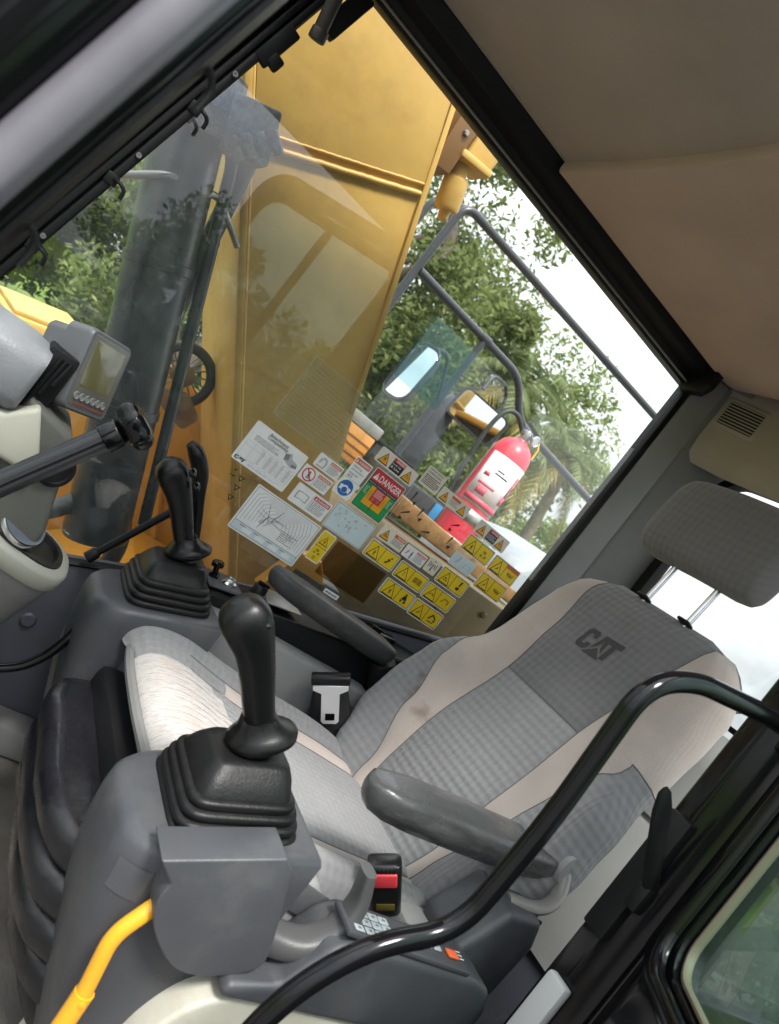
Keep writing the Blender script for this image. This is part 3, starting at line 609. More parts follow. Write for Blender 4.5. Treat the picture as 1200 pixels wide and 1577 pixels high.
# --- headrest
g = G(); hc = V(-.024, -1.245, 1.318); hb = V(0, -.12, .993); hn = V(0, .993, .12); rs = []
for t, s in ((-1, .55), (-.985, .72), (-.95, .86), (-.88, .95), (-.7, .995), (-.35, 1), (0, 1), (.35, 1), (.7, .995), (.88, .95), (.95, .86), (.985, .72), (1, .55)):
    rs.append([p + hb*(-.006*(abs(t)**2)) for p in ring(hc+V(t*.152, 0, 0), hn, hb, .047*s*(1+.04*math.cos(t*3)), .098*s, 28, 3.2)])
g.loft(rs); hr = g.obj('headrest', F_HEAD, SEAT, 60)
me = hr.data; ul = me.uv_layers.new(name='UVMap')
for lp_ in me.loops: co = me.vertices[lp_.vertex_index].co; ul.data[lp_.index].uv = (co.x, co.z+co.y*.5)
for x in (.022, -.092):
    g = G(); g.cyl((x, -1.228, 1.10), (x, -1.246, 1.25), .0065, n=14); g.obj('headrest_post', STEEL, SEAT)
    g = G(); g.box((x, -1.223, 1.130), (.030, .024, .008), Matrix.Rotation(R(10), 3, 'X'), .004); g.obj('post_guide', BLK, SEAT)
# --- armrests
ARM_N = mat('worn_armrest', (.052, .053, .055), .30, bump=.2, bscale=260, dirt=(.20, .20, .195), dscale=9, dpos=(.52, .86), dstretch=(1.4, .45, 1.8), rvar=.12)
ARM_F = mat('armrest_vinyl', (.030, .031, .033), .45, bump=.2, bscale=260, dirt=(.12, .115, .105), dscale=8, dpos=(.5, .85))
def armrest(x, y0, z0, y1, z1, m, nm, lab, k=1):
    g = G(); d = V(0, y1-y0, z1-z0); ln = d.length; d.normalize(); n = V(0, d.z, -d.y) if d.y < 0 else V(0, -d.z, d.y)
    n = V(0, -d.z, d.y); n = n if n.z > 0 else -n; rs = []
    for t, a, b, dz in ((0, .006, .006, .006), (.012, .018, .015, .004), (.04, .030, .024, .002), (.10, .040, .027, 0), (.22, .046, .030, 0), (.5, .048, .031, 0), (.8, .045, .031, 0), (.93, .042, .030, 0), (.985, .038, .027, 0), (1, .028, .020, 0)):
        c = V(x, y0, z0)+d*(ln*t)+n*dz; q = ring(c, (1, 0, 0), n, a*k, b*k, 30, 4.6)
        for p in q:
            if (p-c).dot(n) < 0: p.x = x+(p.x-x)*(1-.35*min(1, -(p-c).dot(n)/(b*k)))     # underside tapers in
        rs.append(q)
    g.loft(rs); return tag(g.obj(nm, m, SEAT, 60), lab)
armrest(-.285, -.672, .650, -1.060, .668, ARM_N, 'armrest', 'scuffed black armrest beside the door', .94)
armrest(.300, -.655, .708, -1.010, .690, ARM_F, 'armrest', 'clean dark armrest beside the window', .84)
g = G(); g.lathe((-.305, -1.075, .682), (-1, -.2, .1), [(.001, 0), (.026, 0), (.030, .004), (.030, .010), (.024, .016), (.002, .017)]); g.obj('armrest_pivot', LGREY, SEAT)
g = G(); g.tube(fillet([(-.33, -.985, .610), (-.345, -1.045, .622), (-.335, -1.075, .648), (-.31, -1.08, .68)], .02), .013, 12, .7); g.obj('armrest_bracket', mat('grey_metal_paint', (.20, .195, .18), .35), SEAT)
g = G(); g.cyl((.30, -1.01, .675), (.30, -1.06, .60), .03, n=16, bev=.006); g.obj('armrest_pivot', BLK, SEAT)
# --- belt buckle (near side) and belt tongue with retractor (window side)
def frame(o, up, toward):
    o, a = Vector(o), Vector(up).normalized(); n = (Vector(toward)-o); n = (n-a*n.dot(a)).normalized(); ww = a.cross(n)
    return o, a, n, ww
KS = 1.0
BK = thing('belt_buckle', 'black seat belt buckle with red release button', 'belt buckle', (-.22, -.90, .45))
o, a, n, ww = frame((-.292, -.803, .541), (0, .66, .75), CAM); rot = Matrix((ww, n, a)).transposed()
P = lambda x, y, z: o+ww*x*KS+n*y*KS+a*z*KS
g = G(); rs = []
for z, sx_, sy_ in ((-.052, .021, .011), (-.045, .024, .014), (0, .0245, .016), (.030, .025, .016), (.040, .024, .014), (.043, .018, .009)): rs.append(ring(o+a*z, ww, n, sx_, sy_, 24, 4.5))
g.loft(rs); g.obj('housing', mat('buckle_black', (.010, .010, .011), .3), BK, 50)
G().box(P(0, .0155, .020), (.036, .006, .024), rot, .004, 3).obj('release_button', mat('buckle_red', (.62, .05, .06), .35), BK)
g = G()
for i in range(6): g.box(P(-.014+i*.0056, .0152, .0365), (.0018, .004, .006), rot, .0005)
g.obj('slot_rib', BLK, BK)
G().box(P(.002, .0163, -.028), (.026, .0012, .012), rot, .0004).obj('label', mat('buckle_label', (.10, .075, .012), .6), BK)
g = G(); g.tube([P(0, -.002, -.045), P(0, -.004, -.09), P(0, -.01, -.13)], .016, 10, .5); g.obj('stalk', BLK, BK)
KS = 1.2
BT = thing('seat_belt', 'black lap belt with bright steel tongue on the window side', 'seat belt', (.26, -.95, .40))
o, a, n, ww = frame((.225, -.905, .568), (0, .62, .78), CAM); rot = Matrix((ww, n, a)).transposed()
g = G(); pts = [(-.030, .040), (.030, .040), (.030, .031), (.0155, .024), (.0155, -.030), (.011, -.035), (-.011, -.035), (-.0155, -.030), (-.0155, .024), (-.030, .031)]
outer = pts; hole = [(-.008, -.014), (.008, -.014), (.008, -.027), (-.008, -.027)]
g.prism([P(x, .024, z) for x, z in outer], n*.0025, .0006, 1); tg = g.obj('tongue', mat('tongue_steel', (.78, .78, .80), .32, .55), BT)
g = G(); g.prism([P(x, .0266, z) for x, z in hole], n*.0006); g.obj('tongue_slot', mat('slot_black', (.008,)*3, .6), BT)
g = G(); g.cyl(P(-.033, .016, .048), P(.033, .016, .048), .0135, n=16, bev=.003); g.obj('webbing_roll', RUB, BT)
g = G(); rs = []
for z, hw, th in ((.042, .034, .004), (.02, .036, .006), (-.02, .042, .014), (-.045, .048, .022), (-.07, .052, .026), (-.12, .052, .030)):
    q = ring(o+a*z-n*.004, ww, n, hw, th, 28, 4)
    for p in q: p += n*(mnoise.noise(p*60)*.004)
    rs.append(q)
g.loft(rs); g.obj('boot', mat('black_leather', (.016, .016, .017), .38, bump=.5, bscale=55, bdist=.004), BT, 60)
g = G(); g.box(P(0, .014, -.088), (.104, .016, .055), rot, .008); g.obj('retractor_cover', BLK, BT)
# ------------------------------------------------------------------ joystick consoles
TE1, TE2 = V(0, -.953, .302), V(0, .302, .953)      # console top: rearward / upward
def boot_stack(xc, base, root):
    """stepped rubber gaiter; base = centre of its foot on the console top"""
    b = Vector(base); lv = []
    for k, (h, a, d) in enumerate(((0, .081, .079), (.0125, .078, .076), (.0245, .0735, .0715), (.036, .068, .066))):
        g = G(); o = b + TE2*h
        rs = [ring(o+TE2*z, (1, 0, 0), TE1, a*s, d*s, 40, 6) for z, s in ((-.002, .88), (-.001, .97), (.001, .995), (.003, 1), (.0065, 1), (.0085, .985), (.010, .955), (.012, .87))]
        g.loft(rs); lv.append(g.obj('gaiter_fold', RUB, root, 60))
    o = b + TE2*.0455; g = G()
    rs = [ring(o+TE2*z+V(0, sh, 0), (1, 0, 0), TE1, a, d, 40, e_) for z, a, d, e_, sh in ((0, .062, .060, 6, 0), (.004, .061, .059, 6, 0), (.020, .049, .054, 6, -.003), (.030, .040, .048, 6, -.005), (.033, .037, .045, 6, -.005), (.034, .028, .034, 5, -.005))]
    g.loft(rs); g.obj('gaiter_top', RUB, root, 60)
def grip(xc, root, lab, pts, flange, side):
    sec = []
    for (y, z, a, b) in pts: sec.append((V(xc, y, z), a, b))
    P_ = [s[0] for s in sec]; CP = crv(P_, 5); A = crv([V(s[1], s[2], 0) for s in sec], 5); rs = []
    for i, p in enumerate(CP):
        t = (CP[min(i+1, len(CP)-1)]-CP[max(i-1, 0)]).normalized(); n = t.cross(V(1, 0, 0)).normalized()
        rs.append(ring(p, (1, 0, 0), n, max(A[i].x, .002), max(A[i].y, .002), 26, 2.5))
    g = G(); g.loft(rs); gr = g.obj('grip', JOY, root, 70); tag(gr, lab)
    t = (CP[3]-CP[0]).normalized(); n = t.cross(V(1, 0, 0)).normalized(); f = Vector(flange); g = G()
    rs = [ring(f+t*h-n*o_, (1, 0, 0), n, a, b, 30, 2.2) for h, a, b, o_ in ((-.012, .020, .022, 0), (-.010, .030, .033, .002), (-.004, .036, .042, .004), (.003, .037, .043, .004), (.010, .030, .034, .002), (.018, .024, .025, 0), (.028, .0215, .021, 0))]
    g.loft(rs); g.obj('hand_rest', JOY, gr, 70)
    g = G(); g.cyl(f-t*.030, f-t*.008, .019, n=18, bev=.003); g.obj('stem', BLK, root)
    return gr, CP
GP = [(-.494, .646, .0230, .0220), (-.480, .664, .0195, .0185), (-.457, .690, .0195, .0190), (-.434, .717, .0210, .0205), (-.410, .742, .0230, .0235), (-.390, .759, .0262, .0280), (-.373, .772, .0272, .0295), (-.362, .781, .0215, .0235), (-.354, .787, .009, .010)]
HOUS = mat('console_dark_grey', (.050, .0525, .061), .46, bump=.35, bscale=700, var=.14, dirt=(.095, .093, .09), dscale=9, dpos=(.50, .9), rvar=.1, bdist=.001)
def nose(x0, x1, root, m):
    """pedestal under the gaiter: front rounded in plan, sweeping down and back"""
    zr = lambda y: .541+(-.416-y)*.317
    def plan(fy, ins, rad=.052):
        a, b = x0+ins, x1-ins; f = fy-ins; bk = -.602+ins; out = [V(a, bk, 0), V(a, (bk+f)/2, 0)]
        for cx, a0 in ((a+rad, 180), (b-rad, 90)):
            for k in range(9): q = R(a0-90*k/8); out.append(V(cx+rad*math.cos(q), f-rad*1.25+rad*1.25*math.sin(q), 0))
        return out+[V(b, (bk+f)/2, 0), V(b, bk, 0)]
    rs = []
    for ins, dz in ((.030, .0), (.012, -.001), (.004, -.005), (0, -.013)): rs.append([V(p.x, p.y, zr(p.y)+dz) for p in plan(-.384, ins)])
    for z, fy, fd in ((.500, -.384, .75), (.45, -.392, .45), (.39, -.412, .2), (.33, -.438, .05), (.26, -.468, 0), (.19, -.500, 0), (.11, -.530, 0)):
        rs.append([V(p.x, p.y, z+(zr(p.y)-zr(-.40))*fd) for p in plan(fy, 0)])
    g = G(); g.loft(rs); return g.obj('pedestal', m, root, 55)
# ---- near console (door side)
CN = thing('joystick_console', 'grey joystick console beside the door with keypad and yellow lever', 'joystick console', (-.30, -.6, .12))
nose(-.388, -.195, CN, HOUS)
boot_stack(-.29, (-.29, -.503, .562), CN)
gr, CP = grip(-.29, CN, 'black grip of the near joystick', GP, (-.29, -.485, .655), -1)
G().lathe((-.305, -.391, .781), (-.35, .25, .9), [(.009, 0), (.009, .004), (.006, .006), (.001, .006)], 16).obj('thumb_button', BLK, gr)
# outer cover pad (rounded shield)
def pad(x, root):
    y0 = V(x, -.412, .548); pts = []
    sh = [(-.008, .008), (.128, .010)] + [(p.x, p.y) for p in crv([(.139, -.006), (.144, -.058), (.147, -.118), (.140, -.138), (.113, -.146), (.068, -.143), (.036, -.125), (.010, -.085), (.001, -.056), (.002, -.036), (.009, -.021)], 3)] + [(-.002, -.003)]
    e1, e2 = V(0, -.940, .342), V(0, -.342*.0-.30, -.954)  # rearward-up, downward
    P_ = lambda s, t: y0 + e1*s + V(0, .36, .93)*t
    g = G(); g.prism([P_(s, t) for s, t in sh], (-.052, 0, 0), .013, 4); return g.obj('side_cover', GREY, root, 45)
pad(-.366, CN)
# rear part of the console with keypad
pts = [(-.56, .43), (-.56, .45), (-.625, .462), (-.655, .522), (-.68, .540), (-.90, .541), (-.945, .530), (-.96, .50), (-.96, .455), (-.945, .44)]
G().prism([V(-.432, y, z) for y, z in pts], (.078, 0, 0), .010, 3).obj('console_body', HOUS, CN, 45)
kb = G().box((-.402, -.775, .545), (.050, .225, .008), Matrix.Rotation(R(1), 3, 'X'), .003).obj('keypad', mat('keypad_face', (.055, .058, .066), .4), CN)
KEY = mat('key_pale', (.36, .40, .42), .45, var=.1); 
for i in range(4):
    for j in range(3):
        if i == 3 and j == 2: continue
        o_ = G().box((-.388-.0135*j, -.683-.0185*i, .5495), (.0115, .0165, .003), None, .001, 1).obj('key', KEY, kb)
        g = G(); g.box((-.388-.0135*j, -.683-.0185*i, .5513), (.003, .0045, .0006), None); g.obj('key_symbol', mat('key_mark', (.14, .16, .18), .6), kb)
for i, y in enumerate((-.815, -.833)):
    for j in range(2): G().box((-.388-.0135*j, y, .5495), (.0115, .014, .003), None, .001, 1).obj('key', KEY, kb)
G().box((-.403, -.783, .5497), (.026, .030, .002), None, .0006).obj('key_display', mat('lcd_dim', (.085, .09, .085), .25), kb)
G().box((-.405, -.862, .5497), (.014, .020, .003), None, .001).obj('key', mat('key_orange', (.75, .13, .04), .45), kb)
g = G()
for k in range(3): g.box((-.397-.006*k, -.879, .5495), (.0016, .008, .0008), None)
g.obj('key_print', mat('key_white', (.6, .6, .6), .5), kb)
# curved support hook and pocket
g = G(); pts = crv([(-.365, -.525, .500), (-.378, -.590, .484), (-.394, -.640, .492), (-.396, -.672, .522), (-.392, -.680, .562), (-.388, -.664, .606)], 5)
n_ = len(pts); rs = []
for i, p in enumerate(pts):
    t = (pts[min(i+1, n_-1)]-pts[max(i-1, 0)]).normalized(); nn = t.cross(V(1, 0, 0)).normalized(); k = i/(n_-1)
    rs.append(ring(p, (1, 0, 0), nn, .026*(1-.45*k), .021*(1-.62*k), 18, 3))
g.loft(rs); g.obj('tilt_handle', mat('hook_grey', (.070, .070, .072), .45, bump=.2, bscale=300, var=.1), CN, 60)
G().prism([V(-.350, -.575, .500), V(-.350, -.60, .535), V(-.350, -.655, .543), V(-.350, -.70, .505), V(-.350, -.70, .44), V(-.350, -.575, .44)], (.060, 0, 0), .012, 3).obj('pocket', LGREY, CN)
G().box((-.352, -.655, .515), (.006, .050, .040), Matrix.Rotation(R(12), 3, 'X'), .003).obj('pocket_lid', GREY, CN)
# armrest mounting block at the rear of the console
g = G(); g.prism([V(-.37, -.945, .44), V(-.37, -.915, .53), V(-.37, -.965, .612), V(-.37, -1.035, .618), V(-.37, -1.055, .575), V(-.37, -1.04, .44)], (.10, 0, 0), .012, 3); g.obj('armrest_mount', HOUS, CN)
g = G()
for i in range(5): g.box((-.352+.012*i, -1.045, .595), (.005, .016, .03), None, .001)
g.obj('mount_rib', BLK, CN)
G().bx(-.33, -.26, -.955, -.865, .44, .512, .012).obj('belt_anchor_cover', LGREY, CN)
g = G(); g.tube(fillet([(-.22, -.97, .53), (-.25, -.985, .50), (-.30, -1.00, .47), (-.31, -1.0, .44)], .02), .006, 8); g.obj('belt_cable', mat('rusty_red', (.25, .07, .03), .6), CN)
# beige lower cover
pts = crv([(-.505, .10), (-.510, .30), (-.525, .375), (-.56, .418), (-.62, .432), (-.75, .434), (-.92, .430), (-1.02, .43)], 4)
G().prism([V(-.425, p.x, p.y) for p in pts]+[V(-.425, -1.02, .10)], (.20, 0, 0), .012, 3).obj('lower_cover', BEIGE, CN, 45)
G().lathe((-.427, -.635, .372), (-1, 0, 0), [(.026, 0), (.026, .003), (.020, .006), (.001, .006)]).obj('cover_cap', BEIGE, CN)
# service label wrapped round the pedestal's front corner
vs, fs = [], []
for a_, z in enumerate((.470, .480, .490, .500, .508)):
    fy = -.384-.008*max(0, min(1, (.50-z)/.05))
    for k in range(6):
        q = R(122+38*k/5); sh_ = .004 if (a_ in (0, 4) and k in (0, 5)) else 0
        vs.append((-.388+.052+(.0528-sh_*.1)*math.cos(q), fy-.065+.0658*math.sin(q), z+(.541+(-.416-(fy-.065+.0658*math.sin(q)))*.317-.536)*.6))
for a_ in range(4):
    for k in range(5): b_ = a_*6+k; fs.append((b_, b_+1, b_+7, b_+6))
lab_ = raw('service_label', vs, fs, mat('label_grey', (.062, .066, .075), .35, var=.1), CN, 60)
# yellow safety lock lever
YEL = mat('yellow_lever_paint', (.78, .36, .02), .42, var=.08, dirt=(.35, .15, .02), dscale=14, dpos=(.6, .9))
LV = thing('lock_lever', 'bent yellow safety lock lever at the side of the near console', 'lever', (-.42, -.44, .25))
g = G(); g.tube(fillet([(-.385, -.465, .512), (-.400, -.440, .487), (-.402, -.421, .447), (-.404, -.436, .374), (-.408, -.445, .24)], .018), .0092, 14); g.obj('rod', YEL, LV, 60)
g = G(); g.tube([(-.404, -.4355, .378), (-.408, -.445, .24)], .0112, 14); g.obj('sleeve', YEL, LV, 60)
G().lathe((-.414, -.436, .372), (-1, .0, 0), [(.004, 0), (.004, .002), (.001, .0025)], 10).obj('rivet', YEL, LV)
g = G(); g.box((-.388, -.468, .515), (.012, .03, .03), Matrix.Rotation(R(-20), 3, 'X'), .003); g.obj('lever_slot', mat('slot_rust', (.12, .03, .015), .7), LV)
# ---- far console (window side)
CF = thing('joystick_console', 'grey joystick console beside the window with key switch and dial', 'joystick console', (.30, -.6, .12))
nose(.195, .385, CF, HOUS)
boot_stack(.29, (.29, -.503, .570), CF)
gr, CP = grip(.29, CF, 'black grip of the far joystick', GP, (.29, -.485, .662), 1)
for y, z in ((-.398, .792), (-.418, .775)): G().lathe((.268, y, z), (-.75, -.45, .5), [(.009, 0), (.009, .003), (.006, .005), (.001, .005)], 16).obj('thumb_button', BLK_PAINT, gr)
pts = [(-.56, .40), (-.56, .595), (-.60, .612), (-.70, .625), (-.95, .67), (-1.12, .70), (-1.20, .70), (-1.20, .40)]
G().prism([V(.325, y, z) for y, z in pts], (.118, 0, 0), .010, 3).obj('console_body', BLK, CF, 45)
G().prism([V(.270, -.58, .40), V(.270, -.58, .585), V(.270, -.70, .598), V(.270, -1.02, .60), V(.270, -1.05, .55), V(.270, -1.05, .40)], (.056, 0, 0), .012, 3).obj('inner_panel', LGREY, CF, 45)
G().prism([V(.335, -.585, .6135), V(.335, -.655, .626), V(.430, -.655, .626), V(.430, -.585, .6135)], (0, -.002, .006), .002).obj('switch_panel', GREY, CF)
g = G(); g.lathe((.385, -.600, .622), TE2, [(.011, 0), (.011, .010), (.006, .012), (.006, .022), (.013, .024), (.013, .032), (.010, .035), (.001, .035)], 20); g.obj('start_knob', BLK_PAINT, CF)
g = G(); g.lathe((.372, -.632, .627), TE2, [(.016, 0), (.016, .004), (.012, .008), (.001, .008)], 20); g.box((.372, -.632, .638), (.004, .016, .010), None, .001); g.obj('key_switch', STEEL, CF)
g = G(); g.lathe((.378, -.700, .640), (0, .1, 1), [(.021, 0), (.021, .003), (.017, .004), (.016, .018), (.014, .021), (.001, .021)], 24); g.box((.378, -.700, .664), (.006, .030, .008), None, .002); g.obj('throttle_dial', JOY, CF)
G().prism([V(.345, -.715, .6405), V(.345, -.80, .654), V(.435, -.80, .654), V(.435, -.715, .6405)], (0, 0, .003), .001).obj('dial_plate', DSTEEL, CF)
g = G(); g.box((.39, -1.02, .700), (.03, .09, .014), Matrix.Rotation(R(-10), 3, 'X'), .004); g.box((.38, -1.00, .712), (.012, .03, .012), None, .003); g.obj('latch_clip', BLK_PAINT, CF)
g = G(); g.tube([V(.250, -.62, .470), V(.248, -.80, .482), V(.25, -.93, .490)], .012, 10, .5); g.obj('seat_slide_rail', DSTEEL, CF)
# adjuster handle at the foot of the far pedestal
g = G(); g.cyl((.12, -.395, .395), (.135, -.43, .395), .016, n=14, bev=.004); g.tube([(.128, -.41, .395), (.115, -.50, .40), (.10, -.56, .40)], .011, 10); g.obj('adjuster_handle', BLK, CF)
# second, taller lever behind the far joystick
AL = thing('auxiliary_lever', 'slim black lever with rounded tip behind the far joystick', 'lever', (.40, -.50, .62))
g = G(); rs = []
pts = crv([(.395, -.535, .64), (.392, -.50, .70), (.388, -.470, .745), (.385, -.445, .785), (.383, -.415, .812), (.383, -.395, .820)], 4)
wd = crv([V(.010, .010, 0), V(.012, .012, 0), V(.016, .014, 0), V(.019, .016, 0), (V(.019, .016, 0)), V(.010, .009, 0)], 4)
for i, p in enumerate(pts):
    t = (pts[min(i+1, len(pts)-1)]-pts[max(i-1, 0)]).normalized(); rs.append(ring(p, (1, 0, 0), t.cross(V(1, 0, 0)).normalized(), wd[i].x, wd[i].y, 20, 2.6))
g.loft(rs); g.obj('handle', JOY, AL, 70)
g = G(); g.cyl((.395, -.545, .615), (.395, -.530, .65), .02, n=16, bev=.004); g.obj('lever_base', BLK, AL)
# black stay rod crossing in front of the window, behind the far console
SR = thing('stay_rod', 'thin black rod rising behind the far gaiter against the window', 'rod', (.43, -.40, .50))
g = G(); g.tube([(.425, -.385, .520), (.425, -.47, .70)], .008, 10); g.obj('rod', BLK, SR)
G().lathe((.425, -.383, .516), (0, -.42, .9), [(.012, 0), (.012, .02), (.009, .024), (.001, .024)], 16).obj('socket', BLK, SR)
# ---- curved rod with knuckle by the floor (pedal linkage)
PR = thing('pedal_rod', 'curved black rod running low beside the blue grey side panel', 'rod', (.25, -.35, .12))
g = G(); g.tube(crv([(.25, -.22, .285), (.25, -.335, .330), (.25, -.378, .372), (.25, -.396, .425), (.26, -.404, .475)], 6), .0085, 10); g.obj('rod', BLK_PAINT, PR)
# ---- grab bar in the doorway
GB = thing('grab_bar', 'bent glossy black tubular grab bar across the doorway', 'grab bar', (-.55, -.5, .30))
g = G(); g.tube(fillet([(-.55, -.495, .40), (-.55, -.512, .560), (-.55, -.560, .632), (-.55, -.646, .675), (-.55, -.652, .82), (-.55, -.638, .985), (-.545, -.70, 1.020), (-.54, -.86, 1.046), (-.53, -.96, 1.05)], .045, 8), .0115, 18); g.obj('tube', BLK_PAINT, GB, 60)
G().bx(-.548, -.520, -.99, -.935, 1.02, 1.08, .006).obj('mount_bracket', BLK_PAINT, GB)
G().bx(-.57, -.53, -.515, -.475, .38, .41, .004).obj('foot_bracket', BLK_PAINT, GB)
# ------------------------------------------------------------------ front right dash: hood, monitor, gauge pod, travel lever
DX = .25
DB = thing('dash_column', 'grey topped beige dash column at the front right of the cab', 'dash', (.25, .0, .12))
HOODM = mat('dash_hood_grey', (.22, .225, .245), .42, bump=.3, bscale=300, var=.1, vscale=12, dirt=(.38, .37, .36), dscale=9, dpos=(.5, .85))
g = G(); rs = []
for y, s in ((.16, .8), (.10, .95), (.02, 1), (-.05, 1.0), (-.088, .97), (-.098, .90)):
    rs.append([V(DX-.03+ .105*c_, y, .782 + .052*math.copysign(abs(s_)**.6, s_)*s + (.010 if s_ > 0 else 0) - (.03 if y > .05 else 0)) for c_, s_ in [(math.copysign(abs(math.cos(2*math.pi*k/32))**.55, math.cos(2*math.pi*k/32))*s, math.sin(2*math.pi*k/32)) for k in range(32)]])
g.loft(rs); g.obj('hood', HOODM, DB, 55)
G().prism([V(DX-.12, -.124, .770), V(DX-.12, -.172, .690), V(DX-.12, -.165, .675), V(DX-.12, .16, .675), V(DX-.12, .16, .735), V(DX-.12, -.09, .735)], (.20, 0, 0), .014, 3).obj('column_shell', BEIGE, DB, 45)
G().bx(DX-.10, DX+.07, -.14, .16, .12, .66, .012).obj('column_base', BLK, DB)
G().prism([V(DX-.095, -.100, .775), V(DX-.095, -.190, .752), V(DX-.095, -.240, .60), V(DX-.095, -.235, .50), V(DX-.095, -.145, .50), V(DX-.095, -.13, .62)], (.18, 0, 0), .012, 3).obj('column_face', mat('dash_olive_grey', (.085, .085, .076), .55, bump=.2, bscale=400), DB, 45)
G().lathe((DX-.096, -.192, .70), (-1, -.25, .1), [(.030, 0), (.030, .004), (.024, .006), (.022, .003), (.001, .003)]).obj('air_outlet', BLK, DB)
g = G(); g.bx(DX-.08, DX+.06, -.135, -.09, .735, .85, .004)
for i in range(3): g.cyl((DX-.09, -.105-.008*i, .76+.02*i), (DX-.085, -.11-.008*i, .84), .004, n=8)
g.obj('monitor_bracket', BLK, DB)
MN = thing('monitor', 'grey display monitor with dim olive screen and row of round buttons', 'monitor', (.27, -.17, .77))
mo = V(.235, -.160, .838); mn = V(-.62, -.74, .26).normalized(); mw = V(0, 0, 1).cross(mn).normalized() * 1.0
mu = mn.cross(mw).normalized(); 
if mu.z < 0: mu = -mu
mw = mu.cross(mn).normalized(); rot = Matrix((mw, mn, mu)).transposed()
Pm = lambda x, y, z: mo+mw*x*.88+mn*y*.85+mu*z*.93
MONM = mat('monitor_grey', (.095, .098, .108), .42, bump=.15, bscale=500, var=.06)
g = G(); bw, bh = .068, .070
def rrect(hw, hh, r_, n=5):
    out = []
    for cx, cz, a0 in ((hw-r_, hh-r_, 0), (-hw+r_, hh-r_, 90), (-hw+r_, -hh+r_, 180), (hw-r_, -hh+r_, 270)):
        for k in range(n): a = R(a0+90*k/(n-1)); out.append((cx+r_*math.cos(a), cz+r_*math.sin(a)))
    return out
rs = []
for y, k, r_ in ((-.075, .80, .012), (-.070, .84, .014), (-.035, .86, .014), (-.030, .97, .014), (.012, 1.0, .014), (.020, .98, .014), (.022, .95, .012)): rs.append([Pm(x, y, z) for x, z in rrect(bw*k, bh*k, r_)])
g.loft(rs); g.obj('housing', MONM, MN, 35)
g = G(); rs = [[Pm(x, .0222, z) for x, z in rrect(.060, .062, .008)], [Pm(x, .0226, z) for x, z in rrect(.059, .061, .008)]]; g.loft(rs); g.obj('face_panel', mat('monitor_face', (.10, .10, .085), .3), MN)
g = G(); rs = [[Pm(x, .0227, z+.014) for x, z in rrect(.048, .040, .004)], [Pm(x, .0230, z+.014) for x, z in rrect(.047, .039, .004)]]; g.loft(rs); g.obj('screen', mat('monitor_screen', (.125, .115, .05), .12, coat=.5), MN)
for i in range(6):
    G().lathe(Pm(-.044+i*.0172, .0226, -.043), mn, [(.0064, 0), (.0064, .002), (.0055, .0026), (.005, .0012), (.0006, .0012)], 16).obj('button', mat('button_grey', (.20, .20, .20), .35), MN)
G().box(Pm(.004, .0228, -.0555), (.085, .0008, .0032), rot).obj('red_stripe', mat('monitor_red', (.22, .05, .045), .5), MN)
g = G(); g.box(Pm(-.054, -.055, -.02), (.025, .042, .06), rot, .006); g.obj('side_connector', MONM, MN)
# gauge pod
GPD = thing('gauge_pod', 'beige rimmed grey pod holding a silver round gauge, left edge', 'gauge pod', (.25, -.25, .12))
PX = .22; po = V(.20, -.225, .556); pa = V(-.20, -.16, .96).normalized(); pu = V(0, 1, 0)-pa*pa.y; pu.normalize(); pw = pa.cross(pu)
def pring(h, a, b, e=2.6, off=(0, 0)): return ring(po+pa*h+pu*off[0]+pw*off[1], pu, pw, a*.86, b*.86, 36, e)
g = G(); g.loft([pring(-.35, .07, .055), pring(-.28, .075, .06), pring(-.16, .088, .066), pring(-.05, .098, .072), pring(-.012, .100, .074), pring(-.008, .098, .072)]); g.obj('body', mat('pod_grey', (.125, .125, .125), .5, bump=.2, bscale=420, var=.1), GPD, 60)
g = G(); g.loft([pring(-.018, .099, .073), pring(-.014, .103, .077), pring(.010, .102, .076), pring(.016, .097, .071), pring(.017, .080, .057), pring(.010, .078, .055)]); g.obj('rim', mat('pod_rim_grey', (.30, .30, .26), .5, bump=.15, bscale=420, var=.08), GPD, 60)
g = G(); g.loft([pring(.012, .080, .057), pring(.020, .079, .056), pring(.021, .068, .046), pring(.006, .064, .042), pring(-.02, .055, .035)], cap=True); g.obj('recess', mat('recess_black', (.010, .010, .010), .45), GPD, 60)
go = po+pu*.022+pw*.016+pa*.032
gg = G().lathe(go, pa+V(-.40, -.10, 0), [(.030, -.012), (.034, .002), (.038, .004), (.038, .009), (.036, .0125), (.035, .0115), (.001, .0115)], 36).obj('gauge', STEEL, GPD, 30)
gx = (pa+V(-.40, -.10, 0)).normalized()
G().lathe(go+gx*.0124, gx, [(.0345, 0), (.0345, .0006), (.001, .0006)], 32).obj('gauge_face', mat('gauge_face', (.10, .115, .14), .25), gg)
g = G()
for k in range(4): 
    q = go+gx*.0136+pu*(.012-.008*k)+pw*(.006*((k % 2)*2-1)); g.lathe(q, gx, [(.0022, 0), (.0022, .0006), (.0003, .0006)], 10)
g.obj('gauge_mark', mat('gauge_white', (.7, .75, .8), .5), gg)
